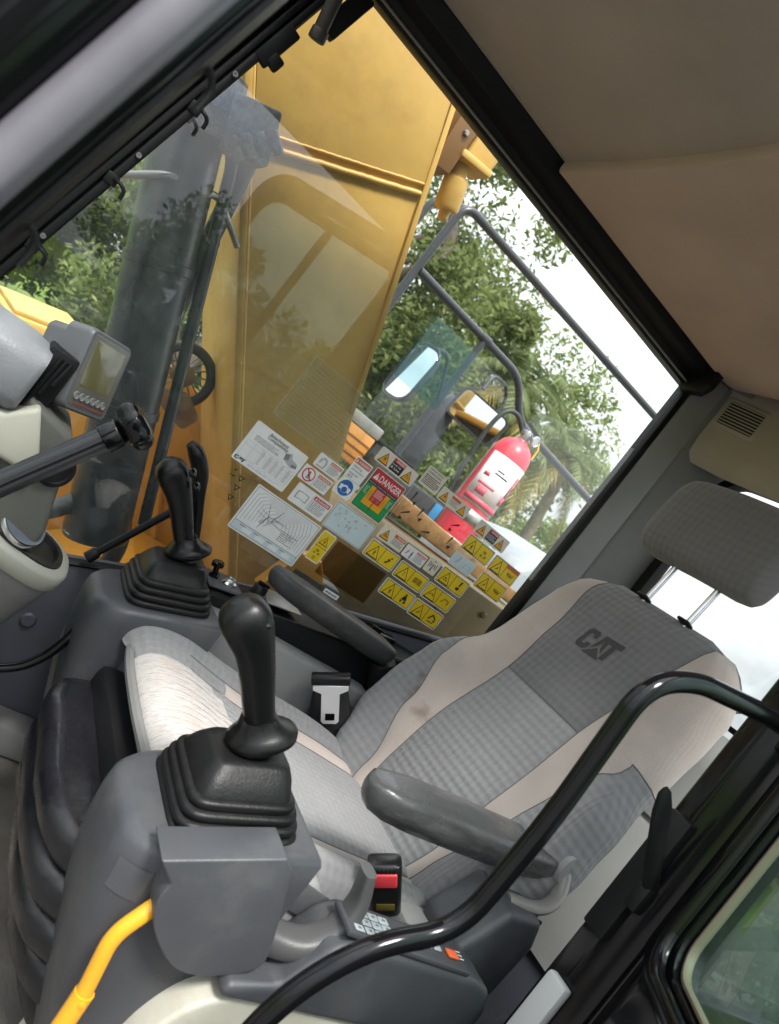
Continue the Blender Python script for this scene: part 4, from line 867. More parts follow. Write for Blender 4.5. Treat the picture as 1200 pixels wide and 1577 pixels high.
# travel lever
TL = thing('travel_lever', 'black ribbed lever ending in a lobed knob, crossing the dash', 'lever', (.0, -.05, .12))
a, b = V(.0, -.02, .49), V(.0, -.206, .826); d_ = (b-a).normalized(); sd_ = d_.cross(V(1, 0, 0)).normalized()
g = G(); pr = []
for k in range(40):
    t = 2*math.pi*k/40; rr0 = .0165*(1-.16*math.exp(-((math.sin(t-.3)-.25)/.12)**2)*(math.cos(t-.3) < 0)-.10*(abs(math.sin(t*3)) < .2)); pr.append((rr0*math.cos(t), rr0*math.sin(t)))
rs = [[a+d_*s+V(1, 0, 0)*x+sd_*y for x, y in pr] for s in (0, .2, (b-a).length-.012)]
g.loft(rs); g.obj('rod', mat('lever_black', (.028, .028, .032), .35, bump=.1, bscale=300), TL, 35)
g = G(); g.lathe(b-d_*.028, d_, [(.015, 0), (.020, .002), (.020, .022), (.017, .026), (.013, .03), (.001, .031)], 20); g.obj('collar', BLK_PAINT, TL)
g = G(); rs = []
for h, r_ in ((0, .012), (.002, .024), (.008, .031), (.018, .033), (.026, .031), (.032, .026), (.035, .016), (.036, .003)):
    rs.append([b+d_*h+V(1, 0, 0)*(r_*q*math.cos(2*math.pi*k/42))+sd_*(r_*q*math.sin(2*math.pi*k/42)) for k in range(42) for q in [1+.07*math.cos(7*2*math.pi*k/42)*(r_ > .02)]])
g.loft(rs); g.obj('knob', BLK_PAINT, TL, 60)
# ------------------------------------------------------------------ stickers on the inside of the right window
def flat(name, col, rough=.45): return mat(name, col, rough, var=.05, vscale=40)
K_W, K_Y, K_B, K_R, K_O, K_BL, K_G, K_LB, K_GR = (flat('print_white', (.80, .80, .79)), flat('print_yellow', (.80, .56, .015)), flat('print_black', (.012, .012, .012)), flat('print_red', (.55, .025, .035)),
    flat('print_orange_red', (.60, .10, .025)), flat('print_blue', (.02, .13, .42)), flat('print_green', (.01, .28, .07)), flat('print_pale_blue', (.58, .68, .70)), flat('print_grey', (.22, .22, .23)))
K_OR = flat('print_amber', (.80, .36, .01)); K_BEI = flat('print_cream', (.72, .66, .56)); K_RD = flat('print_rose', (.45, .12, .10)); K_LG = flat('print_light_grey', (.45, .46, .48))
WX = .4708
class Sticker:
    def __init__(s, name, label, y0, y1, z0, z1, base=K_W, rad=.004, cat='sticker', group=None, clear=None):
        s.y0, s.y1, s.z0, s.z1 = y0, y1, z0, z1; s.w, s.h = abs(y1-y0), abs(z1-z0); s.layer = 0
        s.root = thing(name, label, cat, (WX, (y0+y1)/2, (z0+z1)/2), group)
        pts = []
        r_ = rad
        for cx, cz, a0 in ((s.w-r_, r_, 270), (s.w-r_, s.h-r_, 0), (r_, s.h-r_, 90), (r_, r_, 180)):
            for k in range(4): a = R(a0+30*k); pts.append((cx+r_*math.cos(a), cz+r_*math.sin(a)))
        g = G(); g.prism([V(WX, y0-x, z0-s.h+z) if z0 > z1 else V(WX, y0-x, z0+z) for x, z in pts], (-.0005, 0, 0)); s.base = g.obj('backing', clear or base, s.root, None)
    def pt(s, u, t, l): return V(WX-.0005-.00018*l, s.y0+(s.y1-s.y0)*u, s.z0+(s.z1-s.z0)*t)
    def polys(s, name, ps, m, l=1):
        bm = bmesh.new()
        for pl in ps:
            vs = [bm.verts.new(s.pt(u, t, l)) for u, t in pl]
            try: bm.faces.new(vs)
            except ValueError: pass
        bm.normal_update(); bmesh.ops.triangulate(bm, faces=bm.faces[:], ngon_method='EAR_CLIP'); bmesh.ops.recalc_face_normals(bm, faces=bm.faces[:]); me = bpy.data.meshes.new(name); bm.to_mesh(me); bm.free()
        o = link(name, me, m, s.root, None)
        return o
    def rect(s, name, u0, t0, u1, t1, m, l=1): return s.polys(name, [[(u0, t0), (u1, t0), (u1, t1), (u0, t1)]], m, l)
    def lines(s, name, u0, u1, ts, th, m, l=2, ragged=.25, seed=1):
        q = random.Random(seed); ps = []
        for t in ts:
            u = u0; end = u1-(u1-u0)*q.uniform(0, ragged)
            while u < end:
                e = min(end, u+q.uniform(.05, .14)*(u1-u0)*1.6); ps.append([(u, t), (e, t), (e, t+th), (u, t+th)]); u = e+.03*(u1-u0)
        return s.polys(name, ps, m, l)
    def disc(s, name, cu, ct, r_, m, l=2, n=20):
        k = s.w/s.h; return s.polys(name, [[(cu+r_*math.cos(2*math.pi*i/n), ct+r_*k*math.sin(2*math.pi*i/n)) for i in range(n)]], m, l)
    def tri(s, cu, ct, r_, m_out, m_in, sym=True, l=2):
        k = s.w/s.h; T = lambda q: [(cu, ct-q*k), (cu+q*.95, ct+q*.78*k), (cu-q*.95, ct+q*.78*k)]
        s.polys('warning_triangle', [T(r_)], m_out, l); s.polys('triangle_field', [T(r_*.80)], m_in, l+1)
    def text(s, name, body, u0, t0, u1, m, l=2, h=None):
        vs, fs, wd, hh = text_mesh(body); k = (u1-u0)/wd; kt = k*s.w/s.h if h is None else h/hh
        me = bpy.data.meshes.new(name); me.from_pydata([tuple(s.pt(u0+x*k, t0-(y)*kt, l)) for x, y in vs], [], fs); return link(name, me, m, s.root, None)
_tc = {}
def text_mesh(body):
    if body in _tc: return _tc[body]
    c = bpy.data.curves.new('t', 'FONT'); c.body = body; c.resolution_u = 2; c.offset = .012; o = bpy.data.objects.new('t', c); COL.objects.link(o)
    dg = bpy.context.evaluated_depsgraph_get(); me = bpy.data.meshes.new_from_object(o.evaluated_get(dg))
    vs = [(v.co.x, v.co.y) for v in me.vertices]; fs = [tuple(p.vertices) for p in me.polygons]
    bpy.data.objects.remove(o); bpy.data.curves.remove(c); bpy.data.meshes.remove(me)
    x0 = min(v[0] for v in vs); y0 = min(v[1] for v in vs); vs = [(x-x0, y-y0) for x, y in vs]
    _tc[body] = (vs, fs, max(v[0] for v in vs), max(v[1] for v in vs)); return _tc[body]
# pictogram pieces in a unit square (u right, t down)
PIC = {
 'bang': [[(.44, .1), (.56, .1), (.53, .62), (.47, .62)], [(.45, .72), (.55, .72), (.55, .84), (.45, .84)]],
 'bolt': [[(.55, .05), (.3, .55), (.48, .55), (.4, .95), (.7, .42), (.52, .42), (.62, .05)]],
 'fall': [[(.25, .8), (.5, .55), (.62, .6), (.4, .85)], [(.55, .35), (.7, .5), (.55, .6), (.42, .45)], [(.62, .2), (.75, .2), (.75, .33), (.62, .33)]],
 'fig': [[(.42, .12), (.58, .12), (.58, .28), (.42, .28)], [(.36, .32), (.64, .32), (.60, .62), (.40, .62)], [(.40, .62), (.48, .62), (.46, .95), (.36, .95)], [(.52, .62), (.60, .62), (.66, .95), (.56, .95)]],
 'belted': [[(.42, .08), (.58, .08), (.58, .24), (.42, .24)], [(.40, .26), (.60, .26), (.74, .66), (.26, .66)], [(.22, .70), (.44, .70), (.40, .92), (.30, .92)], [(.56, .70), (.78, .70), (.70, .92), (.60, .92)]],
 'book': [[(.12, .3), (.48, .24), (.48, .72), (.12, .78)], [(.52, .24), (.88, .3), (.88, .78), (.52, .72)]],
 'bucket': [[(.52, .05), (.68, .05), (.56, .55), (.46, .5)], [(.30, .66), (.66, .58), (.62, .86), (.38, .88)]],
 'arm': [[(.12, .62), (.38, .16), (.5, .2), (.24, .68)], [(.40, .12), (.80, .42), (.76, .54), (.42, .28)], [(.70, .52), (.84, .56), (.78, .76), (.64, .72)], [(.2, .8), (.75, .8), (.75, .88), (.2, .88)]],
 'dig': [[(.1, .7), (.3, .3), (.4, .3), (.22, .7)], [(.34, .22), (.8, .3), (.8, .4), (.34, .34)], [(.66, .44), (.86, .44), (.8, .66), (.7, .66)]],
 'wave': [[(.15, .5), (.25, .35), (.32, .55), (.42, .3), (.5, .6), (.60, .35), (.70, .6), (.85, .3), (.86, .42), (.70, .76), (.60, .52), (.50, .78), (.42, .48), (.32, .72), (.25, .52)]],
 'block': [[(.3, .2), (.62, .26), (.58, .5), (.3, .46)], [(.2, .6), (.4, .6), (.4, .82), (.2, .82)], [(.56, .6), (.82, .55), (.76, .8), (.56, .82)]],
}
def put(pic, u0, t0, u1, t1): return [[(u0+(u1-u0)*a, t0+(t1-t0)*b) for a, b in pl] for pl in PIC[pic]]
def yellow(lab, y0, y1, z0, z1, a, b, outline=False, red=False):
    s = Sticker('warning_sticker', lab, y0, y1, z0, z1, K_W, .005, group='yellow pictogram stickers on the window')
    s.rect('black_border', .025, .05, .975, .95, K_B, 1); s.rect('yellow_field', .04, .085, .492, .915, K_Y, 2); s.rect('yellow_field', .508, .085, .96, .915, K_Y, 2)
    s.tri(.27, .56, .20, K_B, K_Y, l=3); s.polys('pictogram', put(a, .17, .42, .37, .76), K_B, 5); s.polys('pictogram', put(b, .56, .16, .92, .84), K_B if not outline else K_OLV, 3)
    if red: s.rect('red_header', .508, .085, .96, .27, K_O, 3)
    return s
K_OLV = flat('print_olive', (.30, .20, .01))
yellow('yellow sticker with a leaning figure, below the light blue diagram sheet', -.896, -.992, .873, .827, 'fig', 'fall')
yellow('yellow sticker with an exclamation mark and open book', -.9985, -1.098, .871, .8255, 'bang', 'book', True)
yellow('yellow sticker showing a seated person wearing a belt', -.996, -1.100, .817, .773, 'fig', 'belted')
yellow('yellow sticker with a bucket pictogram right of the antenna sticker', -1.108, -1.209, .922, .8755, 'block', 'bucket')
yellow('yellow sticker with a faint dotted machine outline, mid column', -1.102, -1.206, .868, .824, 'dig', 'dig', True)
yellow('lowest yellow sticker with a bent digging arm', -1.1025, -1.2065, .816, .7695, 'fall', 'arm')
yellow('yellow sticker under the two amber triangles, topmost of the right ones', -1.110, -1.211, 1.025, .979, 'fig', 'block', True)
yellow('yellow sticker with a red header strip near the rear edge', -1.216, -1.3195, 1.0245, .977, 'fall', 'wave', False, True)
yellow('yellow sticker with a wavy line and no red header, near the rear edge', -1.2155, -1.317, .9705, .9225, 'fall', 'wave')
# small yellow portrait sticker
s = Sticker('warning_sticker', 'small upright yellow sticker at the corner of the working range chart', -.7815, -.820, .8238, .746, K_W, .004, group='yellow pictogram stickers on the window')
s.rect('yellow_field', .05, .03, .95, .97, K_Y, 1); s.tri(.5, .30, .34, K_B, K_Y, l=2); s.polys('pictogram', put('bolt', .34, .2, .66, .44), K_B, 5); s.rect('divider', .05, .5, .95, .515, K_B, 2); s.polys('pictogram', put('block', .1, .54, .9, .80), K_OLV, 2); s.disc('pictogram', .5, .87, .10, K_B, 2); s.disc('pictogram', .5, .87, .06, K_Y, 3)
# attachment sheet
s = Sticker('instruction_sheet', 'white attachment compatibility sheet with a table and machine drawing', -.5025, -.6428, .932, .836, K_W, .004)
s.text('heading', 'Attachment', .28, .135, .64, K_B, 2); s.text('heading', 'Compatibility', .28, .235, .67, K_B, 2)
s.lines('text_lines', .12, .58, [.28+.035*i for i in range(4)], .014, K_GR, 2)
s.lines('table_rule', .05, .96, [.46, .57, .86], .006, K_LG, 2, 0); s.polys('table_rule', [[(u, .46), (u+.004, .46), (u+.004, .86), (u, .86)] for u in (.05, .2, .33, .46, .58, .7, .83, .955)], K_LG, 2)
for i, u in enumerate((.36, .49, .61, .73, .86)): s.lines('table_text', u, u+.07, [.5+.042*k for k in range(8)], .014, K_GR, 2, .3, i)
s.polys('machine_drawing', [[(.66, .22), (.76, .16), (.80, .26), (.92, .30), (.95, .40), (.84, .44), (.68, .38)]], K_LG, 2); s.polys('machine_drawing', [[(.66, .24), (.74, .20), (.76, .34), (.68, .36)], [(.84, .36), (.93, .34), (.94, .40), (.85, .43)]], K_GR, 3)
bm_p = [[(.035+x*.082, .965-y*.085) for x, y in pl] for pl in LET]; s.polys('wordmark', bm_p, K_B, 2)
s.lines('footer_text', .28, .92, [.91, .94], .010, K_LG, 2)
# working range chart
s = Sticker('instruction_sheet', 'white working range chart with nested curves and green footer strip', -.589, -.7725, .8235, .7105, K_W, .003)
s.polys('chart_border', [[(.02, .03), (.98, .03), (.98, .04), (.02, .04)], [(.02, .96), (.98, .96), (.98, .97), (.02, .97)], [(.02, .03), (.026, .03), (.026, .97), (.02, .97)], [(.974, .03), (.98, .03), (.98, .97), (.974, .97)], [(.02, .79), (.98, .79), (.98, .80), (.02, .80)]], K_GR, 2)
s.rect('footer_strip', .026, .80, .974, .96, K_LB, 1)
ps = []
for k in range(9):
    a, b, c, d_ = .07+.045*k, .08+.036*k, .93-.04*k, .74-.022*k; th = .004
    for (x0, y0_, x1, y1_) in ((a, b+.10, a, d_), (a, b+.10, a+.07, b), (a+.07, b, c-.06, b), (c-.06, b, c, b+.2), (c, b+.2, c, d_)):
        dx, dy = x1-x0, y1_-y0_; l_ = math.hypot(dx, dy) or 1; nx, ny = -dy/l_*th, dx/l_*th; ps.append([(x0-nx, y0_-ny), (x1-nx, y1_-ny), (x1+nx, y1_+ny), (x0+nx, y0_+ny)])
s.polys('range_curve', ps, K_LG, 2)
q = random.Random(5); ps = []
for k in range(16):
    x0, y0_ = .40+q.uniform(-.05, .05), .45+q.uniform(-.05, .05); a = q.uniform(0, 6.28); l_ = q.uniform(.1, .32); x1, y1_ = x0+l_*math.cos(a)*.8, y0_+l_*math.sin(a)
    nx, ny = -(y1_-y0_)/l_*.004, (x1-x0)/l_*.004; ps.append([(x0-nx, y0_-ny), (x1-nx, y1_-ny), (x1+nx, y1_+ny), (x0+nx, y0_+ny)])
s.polys('machine_drawing', ps, K_GR, 3); s.lines('chart_text', .6, .86, [.5+.04*k for k in range(6)], .014, K_GR, 3, .5)
for k in range(4): s.rect('footer_box', .17+.2*k, .85, .30+.2*k, .93, K_W, 2); s.lines('footer_text', .12+.2*k, .2+.2*k, [.83], .02, K_GR, 3)
def warn(lab, y0, y1, z0, z1, kind, band, body='WARNING'):
    s = Sticker('warning_sticker', lab, y0, y1, z0, z1, K_W, .003)
    s.rect('header_band', .52, .10, .97, .32, band, 1); s.text('header_text', body, .62, .285, .95, K_W, 2, .14); s.polys('alert_mark', [[(.55, .28), (.605, .28), (.578, .13)]], K_W, 2)
    s.lines('text_lines', .53, .96, [.38+.075*k for k in range(7)], .032, K_GR, 2, .3, len(lab)); s.rect('divider', .495, .08, .503, .92, K_GR, 1); return s
s = warn('small white warning sticker with airbag-like figure, top of its trio', -.6585, -.7278, .9585, .9255, 0, K_O); s.polys('pictogram', [[(.12, .35), (.22, .15), (.36, .2), (.42, .45), (.40, .8), (.34, .8), (.35, .5), (.30, .3), (.22, .32), (.18, .6), (.12, .7)]], K_LG, 2); s.lines('pictogram', .1, .4, [.82], .06, K_RD, 2)
s = warn('white warning sticker with a red crossed-out circle', -.647, -.727, .920, .884, 0, K_O); s.disc('prohibition_ring', .25, .5, .20, K_R, 2); s.disc('ring_field', .25, .5, .165, K_W, 3); s.polys('pictogram', put('fig', .12, .2, .38, .8), K_B, 4); s.polys('prohibition_bar', [[(.13, .25), (.16, .20), (.38, .74), (.35, .80)]], K_R, 5)
s = warn('white sticker with an open book drawing and crimson header', -.661, -.761, .878, .831, 0, K_R, 'DANGER'); s.polys('pictogram', put('book', .05, .1, .46, .9), K_GR, 2); s.polys('pictogram', [[(.05+.41*(a-.5)*.86+.205, .1+.8*((b-.5)*.84+.5)) for a, b in pl] for pl in PIC['book']], K_W, 3)
# upright sticker with blue hearing protection disc
s = Sticker('warning_sticker', 'upright white sticker with a blue ear protection disc', -.734, -.782, 1.002, .9043, K_W, .003)
s.rect('header_band', .05, .03, .95, .16, K_O, 1); s.text('header_text', 'WARNING', .24, .135, .9, K_W, 2, .075); s.polys('alert_mark', [[(.08, .135), (.20, .135), (.14, .05)]], K_W, 2)
for k, tx in enumerate(('Hearing', 'protection', 'must be', 'worn')): s.text('text', tx, .12, .265+.085*k, .12+.075*len(tx), K_GR, 2, .06)
s.rect('divider', .05, .545, .95, .552, K_GR, 1); s.disc('blue_disc', .48, .77, .40, K_BL, 2); s.disc('head', .48, .80, .20, K_W, 3); s.disc('face', .48, .82, .15, K_BL, 4); s.polys('ear_cup', [[(.16, .74), (.30, .72), (.30, .84), (.18, .86)], [(.66, .72), (.80, .74), (.78, .86), (.66, .84)]], K_W, 4)
# light blue diagram sheet
s = Sticker('instruction_sheet', 'pale blue sheet of small control diagrams below the danger sign', -.7655, -.8845, .8965, .829, K_LB, .004)
s.polys('sheet_border', [[(.015, .03), (.985, .03), (.985, .045), (.015, .045)], [(.015, .955), (.985, .955), (.985, .97), (.015, .97)], [(.015, .03), (.024, .03), (.024, .97), (.015, .97)], [(.976, .03), (.985, .03), (.985, .97), (.976, .97)]], K_GR, 1)
q = random.Random(9); ps = []
for k in range(16):
    x, y = q.uniform(.08, .86), q.uniform(.12, .82); w_, h_ = q.uniform(.015, .05), q.uniform(.03, .08); ps += [[(x, y), (x+w_, y), (x+w_, y+.012), (x, y+.012)], [(x, y), (x+.006, y), (x+.006, y+h_), (x, y+h_)], [(x+w_, y), (x+w_+.006, y), (x+w_+.006, y+h_), (x+w_, y+h_)]]
s.polys('diagram', ps, K_GR, 2); s.polys('diagram', [[(.30, .38), (.36, .34), (.35, .46)], [(.44, .50), (.48, .50), (.48, .64), (.44, .64)], [(.52, .50), (.56, .50), (.56, .64), (.52, .64)]], K_LG, 2)
# DANGER
s = Sticker('danger_sign', 'red headed DANGER sign with green, yellow and red zones', -.790, -.8855, 1.010, .905, K_BEI, .004)
s.rect('black_border', .02, .02, .98, .98, K_B, 1); s.rect('header', .035, .03, .965, .30, K_R, 2); s.text('header_text', 'DANGER', .24, .255, .95, K_W, 3, .16); s.polys('alert_mark', [[(.06, .255), (.22, .255), (.14, .09)]], K_W, 3); s.polys('alert_bang', [[(.13, .13), (.15, .13), (.145, .21), (.135, .21)], [(.132, .222), (.148, .222), (.148, .24), (.132, .24)]], K_R, 4)
s.rect('strip', .035, .31, .965, .375, K_B, 2); s.text('strip_text', 'KNOW YOUR SAFE DISTANCE', .06, .362, .94, K_LG, 3, .035)
s.rect('green_zone', .035, .385, .965, .965, K_G, 2); s.rect('yellow_zone', .20, .385, .80, .83, K_OR, 3); s.rect('red_zone', .33, .385, .67, .70, K_R, 4)
s.lines('zone_text', .37, .63, [.41+.035*k for k in range(5)], .014, K_BEI, 5); s.lines('zone_text', .06, .17, [.46+.03*k for k in range(6)], .012, K_LB, 5, .4); s.lines('zone_text', .83, .94, [.46+.03*k for k in range(6)], .012, K_LB, 5, .4, 3); s.lines('zone_text', .22, .31, [.5+.035*k for k in range(6)], .012, K_OLV, 5); s.lines('zone_text', .69, .78, [.5+.035*k for k in range(6)], .012, K_OLV, 5, .3, 4)
s.disc('figure_mark', .43, .63, .045, K_RD, 5); s.disc('figure_mark', .57, .63, .045, K_RD, 5); s.polys('pointer', [[(.49, .66), (.51, .66), (.51, .90), (.49, .90)]], K_B, 5)
def two_tri(lab, y0, y1, z0, z1, mid='Look Up|& Live'):
    s = Sticker('warning_sticker', lab, y0, y1, z0, z1, K_BEI, .004)
    s.tri(.19, .57, .135, K_B, K_OR); s.tri(.81, .57, .135, K_B, K_OR); s.polys('pictogram', put('bolt', .12, .38, .26, .76), K_B, 5); s.polys('pictogram', put('block', .73, .42, .89, .76), K_OLV, 5)
    s.rect('centre_panel', .36, .10, .66, .90, K_B, 1); s.rect('centre_header', .36, .10, .66, .33, K_R, 2); s.text('header_text', 'DANGER', .43, .30, .64, K_W, 3, .15)
    if mid:
        a, b = mid.split('|'); s.text('text', a, .38, .55, .60, K_W, 3, .15); s.text('text', b, .38, .75, .60, K_W, 3, .15)
    else: s.lines('text_lines', .38, .64, [.42, .52, .62, .72], .05, K_LG, 3)
    return s
two_tri('cream sticker with two amber triangles reading Look Up & Live, above the danger sign', -.769, -.8895, 1.055, 1.0175)
two_tri('cream two-triangle sticker near the rear edge, below the extinguisher', -1.1095, -1.227, 1.0685, 1.031, None)
s = Sticker('warning_sticker', 'cream two-triangle sticker in front of the extinguisher base', -.963, -1.0665, 1.073, 1.038, K_BEI, .004); s.tri(.19, .57, .14, K_B, K_OR); s.tri(.81, .57, .14, K_B, K_OR); s.polys('pictogram', put('bolt', .12, .38, .26, .76), K_B, 5); s.rect('header_band', .36, .14, .66, .34, K_O, 1); s.lines('text_lines', .37, .65, [.42, .52, .62, .72], .045, K_GR, 2)
s = Sticker('instruction_sheet', 'cream quick hitch operation notice in small black type', -.8975, -.9585, 1.090, 1.040, K_BEI, .003); s.text('heading', 'QUICK HITCH', .08, .17, .85, K_B, 1, .10); s.text('heading', 'OPERATION', .08, .32, .80, K_B, 1, .10); s.lines('text_lines', .08, .92, [.40+.085*k for k in range(6)], .045, K_B, 1, .3)
s = Sticker('warning_sticker', 'white warning sticker with one amber triangle at its left', -.8985, -.9788, .916, .879, K_BEI, .003); s.tri(.24, .56, .19, K_B, K_OR); s.polys('pictogram', put('block', .14, .42, .34, .74), K_B, 5); s.rect('header_band', .52, .12, .97, .36, K_O, 1); s.text('header_text', 'WARNING', .62, .31, .94, K_W, 2, .14); s.lines('text_lines', .53, .94, [.44+.10*k for k in range(4)], .05, K_GR, 2)
s = warn('small white sticker with red and black running figures', -.984, -1.055, .911, .879, 0, K_O); s.polys('pictogram', put('fall', .02, .15, .28, .85), K_R, 2); s.polys('pictogram', put('fig', .22, .2, .48, .95), K_B, 2)
s = Sticker('antenna_sticker', 'tiny white sticker with a radio antenna symbol', -1.060, -1.100, .920, .881, K_BEI, .004); s.polys('pictogram', [[(.47, .4), (.53, .4), (.55, .85), (.45, .85)], [(.30, .35), (.36, .30), (.36, .62), (.30, .58)], [(.64, .30), (.70, .35), (.70, .58), (.64, .62)], [(.17, .28), (.22, .22), (.22, .70), (.17, .64)], [(.78, .22), (.83, .28), (.83, .64), (.78, .70)]], K_B, 1); s.disc('dot', .5, .14, .06, K_GR, 1); s.disc('dot', .5, .40, .06, K_B, 2)
s = Sticker('instruction_sheet', 'small pale blue sticker with wrench and book outlines', -1.1075, -1.188, .970, .931, K_LB, .004); s.rect('divider', .49, .1, .50, .9, K_LG, 1); s.polys('pictogram', put('book', .55, .2, .92, .85), K_LG, 1); s.polys('pictogram', [[(.55+.37*((a-.5)*.82+.5), .2+.65*((b-.5)*.80+.5)) for a, b in pl] for pl in PIC['book']], K_LB, 2); s.polys('pictogram', [[(.2, .7), (.3, .35), (.28, .22), (.36, .2), (.38, .34), (.26, .74)]], K_LG, 1)
s = Sticker('part_label', 'narrow white part number label low on the window', -.878, -.9215, .7122, .7005, K_W, .001); s.lines('barcode', .08, .92, [.30], .4, K_GR, 1, .05)
# clear films
CLR = glass('clear_film', (.97, .97, .97), 1.12, .0); FILM = glass('hazy_film', (.93, .95, .94), 1.25, .05, (.75, .76, .7), 60); FILMB = glass('blue_film', (.80, .92, .92), 1.35, .04, (.6, .78, .78), 40); BRN = glass('smoky_film', (.70, .62, .50), 1.3, .0)
def outline(s, m, th=.006):
    k = s.w/s.h; s.polys('film_edge', [[(0, 0), (1, 0), (1, th*k), (0, th*k)], [(0, 1-th*k), (1, 1-th*k), (1, 1), (0, 1)], [(0, 0), (th, 0), (th, 1), (0, 1)], [(1-th, 0), (1, 0), (1, 1), (1-th, 1)]], m, 1)
s = Sticker('clear_sticker', 'clear sticker with four thin black arrows beside the working range chart', -.522, -.573, .828, .752, None, .006, clear=CLR); outline(s, K_OLV)
ar = lambda cx, cy, q: [[(cx-q, cy+q*.5), (cx+q, cy), (cx-q*.6, cy-q*.6)], ]
for cx, cy in ((.55, .22), (.62, .50), (.66, .82)): s.polys('arrow', [[(cx-.16, cy-.05), (cx+.16, cy-.05), (cx+.16, cy-.03), (cx-.16, cy-.03)], [(cx-.13, cy-.04), (cx-.09, cy-.04), (cx+.01, cy+.09), (cx-.02, cy+.11)], [(cx+.13, cy-.04), (cx+.09, cy-.04), (cx-.01, cy+.09), (cx+.02, cy+.11)]], K_B, 2)
s.polys('arrow', [[(.02, .28), (.22, .27), (.22, .29), (.02, .30)], [(.18, .24), (.28, .28), (.18, .32)], [(.08, .10), (.2, .06), (.14, .16)]], K_B, 2)
s = Sticker('clear_sticker', 'large clear sticker with black lever and arrow marks, right of the danger sign', -.8935, -1.101, 1.035, .9355, None, .006, clear=CLR); outline(s, K_LG, .004)
for cx, cy, a in ((.10, .30, .0), (.30, .52, .1), (.12, .72, .9), (.78, .22, 1.0), (.86, .62, .2), (.50, .80, 1.1)):
    k = s.w/s.h; c_, s_ = math.cos(a), math.sin(a); rot2 = lambda x, y: (cx+(x*c_-y*s_), cy+(x*s_+y*c_)*k)
    s.polys('lever_mark', [[rot2(*p) for p in ((-.012, -.075), (.014, -.075), (.004, .045), (-.004, .045))]], K_B, 2); s.polys('arrow_mark', [[rot2(*p) for p in ((.02, .05), (.075, .02), (.065, .075))]], K_B, 2)
s = Sticker('clear_sticker', 'smoky clear sticker with faint black diagram low on the window', -.827, -.987, .820, .7295, None, .006, clear=BRN); outline(s, K_B, .005); q = random.Random(4)
s.polys('diagram', [[(x, y), (x+.05*math.cos(a), y+.06*math.sin(a)), (x+.05*math.cos(a)+.012, y+.06*math.sin(a)+.012), (x+.012, y+.012)] for x, y, a in [(q.uniform(.1, .85), q.uniform(.15, .8), q.uniform(0, 3)) for k in range(18)]], K_B, 2)
s = Sticker('clear_sticker', 'faded hazy film sheet with rows of faint text above the attachment sheet', -.517, -.718, 1.111, .961, None, .004, clear=FILM); s.lines('faint_text', .06, .94, [.10+.055*k for k in range(15)], .007, flat('print_faint', (.30, .24, .10)), 2, .35); outline(s, flat('film_edge', (.55, .5, .36)), .004)
s = Sticker('clear_sticker', 'pale blue tinted film patch high on the window in front of the mirror', -.672, -.817, 1.349, 1.190, None, .003, clear=FILMB)
# ------------------------------------------------------------------ machine parts outside the right window
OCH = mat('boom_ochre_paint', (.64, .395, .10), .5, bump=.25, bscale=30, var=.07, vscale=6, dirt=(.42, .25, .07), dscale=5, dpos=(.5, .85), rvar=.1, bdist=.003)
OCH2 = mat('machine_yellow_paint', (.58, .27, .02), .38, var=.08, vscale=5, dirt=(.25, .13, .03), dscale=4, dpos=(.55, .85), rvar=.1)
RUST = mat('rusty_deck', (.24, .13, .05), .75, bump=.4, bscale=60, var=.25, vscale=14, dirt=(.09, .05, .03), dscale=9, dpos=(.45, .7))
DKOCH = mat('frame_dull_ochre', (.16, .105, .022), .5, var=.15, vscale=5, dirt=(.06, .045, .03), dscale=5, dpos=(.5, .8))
CYLM = mat('cylinder_black_paint', (.022, .027, .032), .32, var=.2, vscale=8, dirt=(.14, .13, .12), dscale=18, dpos=(.62, .9), rvar=.1)
HOSE = mat('hose_black', (.022, .028, .027), .5, bump=.3, bscale=200)
RAIL = mat('rail_black_paint', (.028, .030, .036), .35, dirt=(.33, .32, .30), dscale=60, dpos=(.62, .80), rvar=.1)
# boom
BM = thing('excavator_boom', 'broad ochre excavator boom rising past the side window', 'boom', (.95, -.8, .3))
le = lambda z: -.779+(z-.567)*.718       # lower/front edge
ue = lambda z: -.807+(z-1.063)*.386      # upper/rear edge
poly = [(le(.30), .30), (le(.567), .567), (le(1.5), 1.5), (le(2.3), 2.3), (ue(2.5)+.02, 2.5), (ue(1.8), 1.8), (ue(1.22), 1.22), (-.86, .95), (-1.02, .62), (-1.10, .30)]
G().prism([V(.782, y, z) for y, z in poly], (.44, 0, 0), .004, 2).obj('box_section', OCH, BM)
# outer doubler plates and weld beads
pl2 = [(le(1.42)-.03, 1.425), (le(2.3)-.03, 2.3), (ue(2.4)+.03, 2.4), (ue(1.62)+.018, 1.628), ]
G().prism([V(.7805, y, z) for y, z in pl2], (-.006, 0, 0), .002).obj('side_doubler', OCH, BM)
g = G(); rnd = random.Random(2)
g.tube([V(.776, le(1.40)-.03+(ue(1.60)-le(1.40)+.05)*k/40, 1.405+.20*k/40+rnd.uniform(-.0005, .0005)) for k in range(41)], [.0075+rnd.uniform(-.0006, .0006) for k in range(41)], 8); g.obj('weld_bead', OCH, BM, 80)
g = G(); g.tube([V(.777, le(1.42)-.03+(ue(1.62)-le(1.42)+.05)*k/40, 1.428+.20*k/40+rnd.uniform(-.0005, .0005)) for k in range(41)], [.0045+rnd.uniform(-.0005, .0005) for k in range(41)], 8); g.obj('weld_bead', OCH, BM, 80)
g = G(); g.prism([V(.779, le(z)-o, z) for z, o in ((.35, .0), (2.3, .0), (2.3, .022), (.35, .022))], (-.010, 0, 0), .003); g.obj('lower_flange', mat('flange_light_ochre', (.56, .33, .07), .5, var=.08), BM)
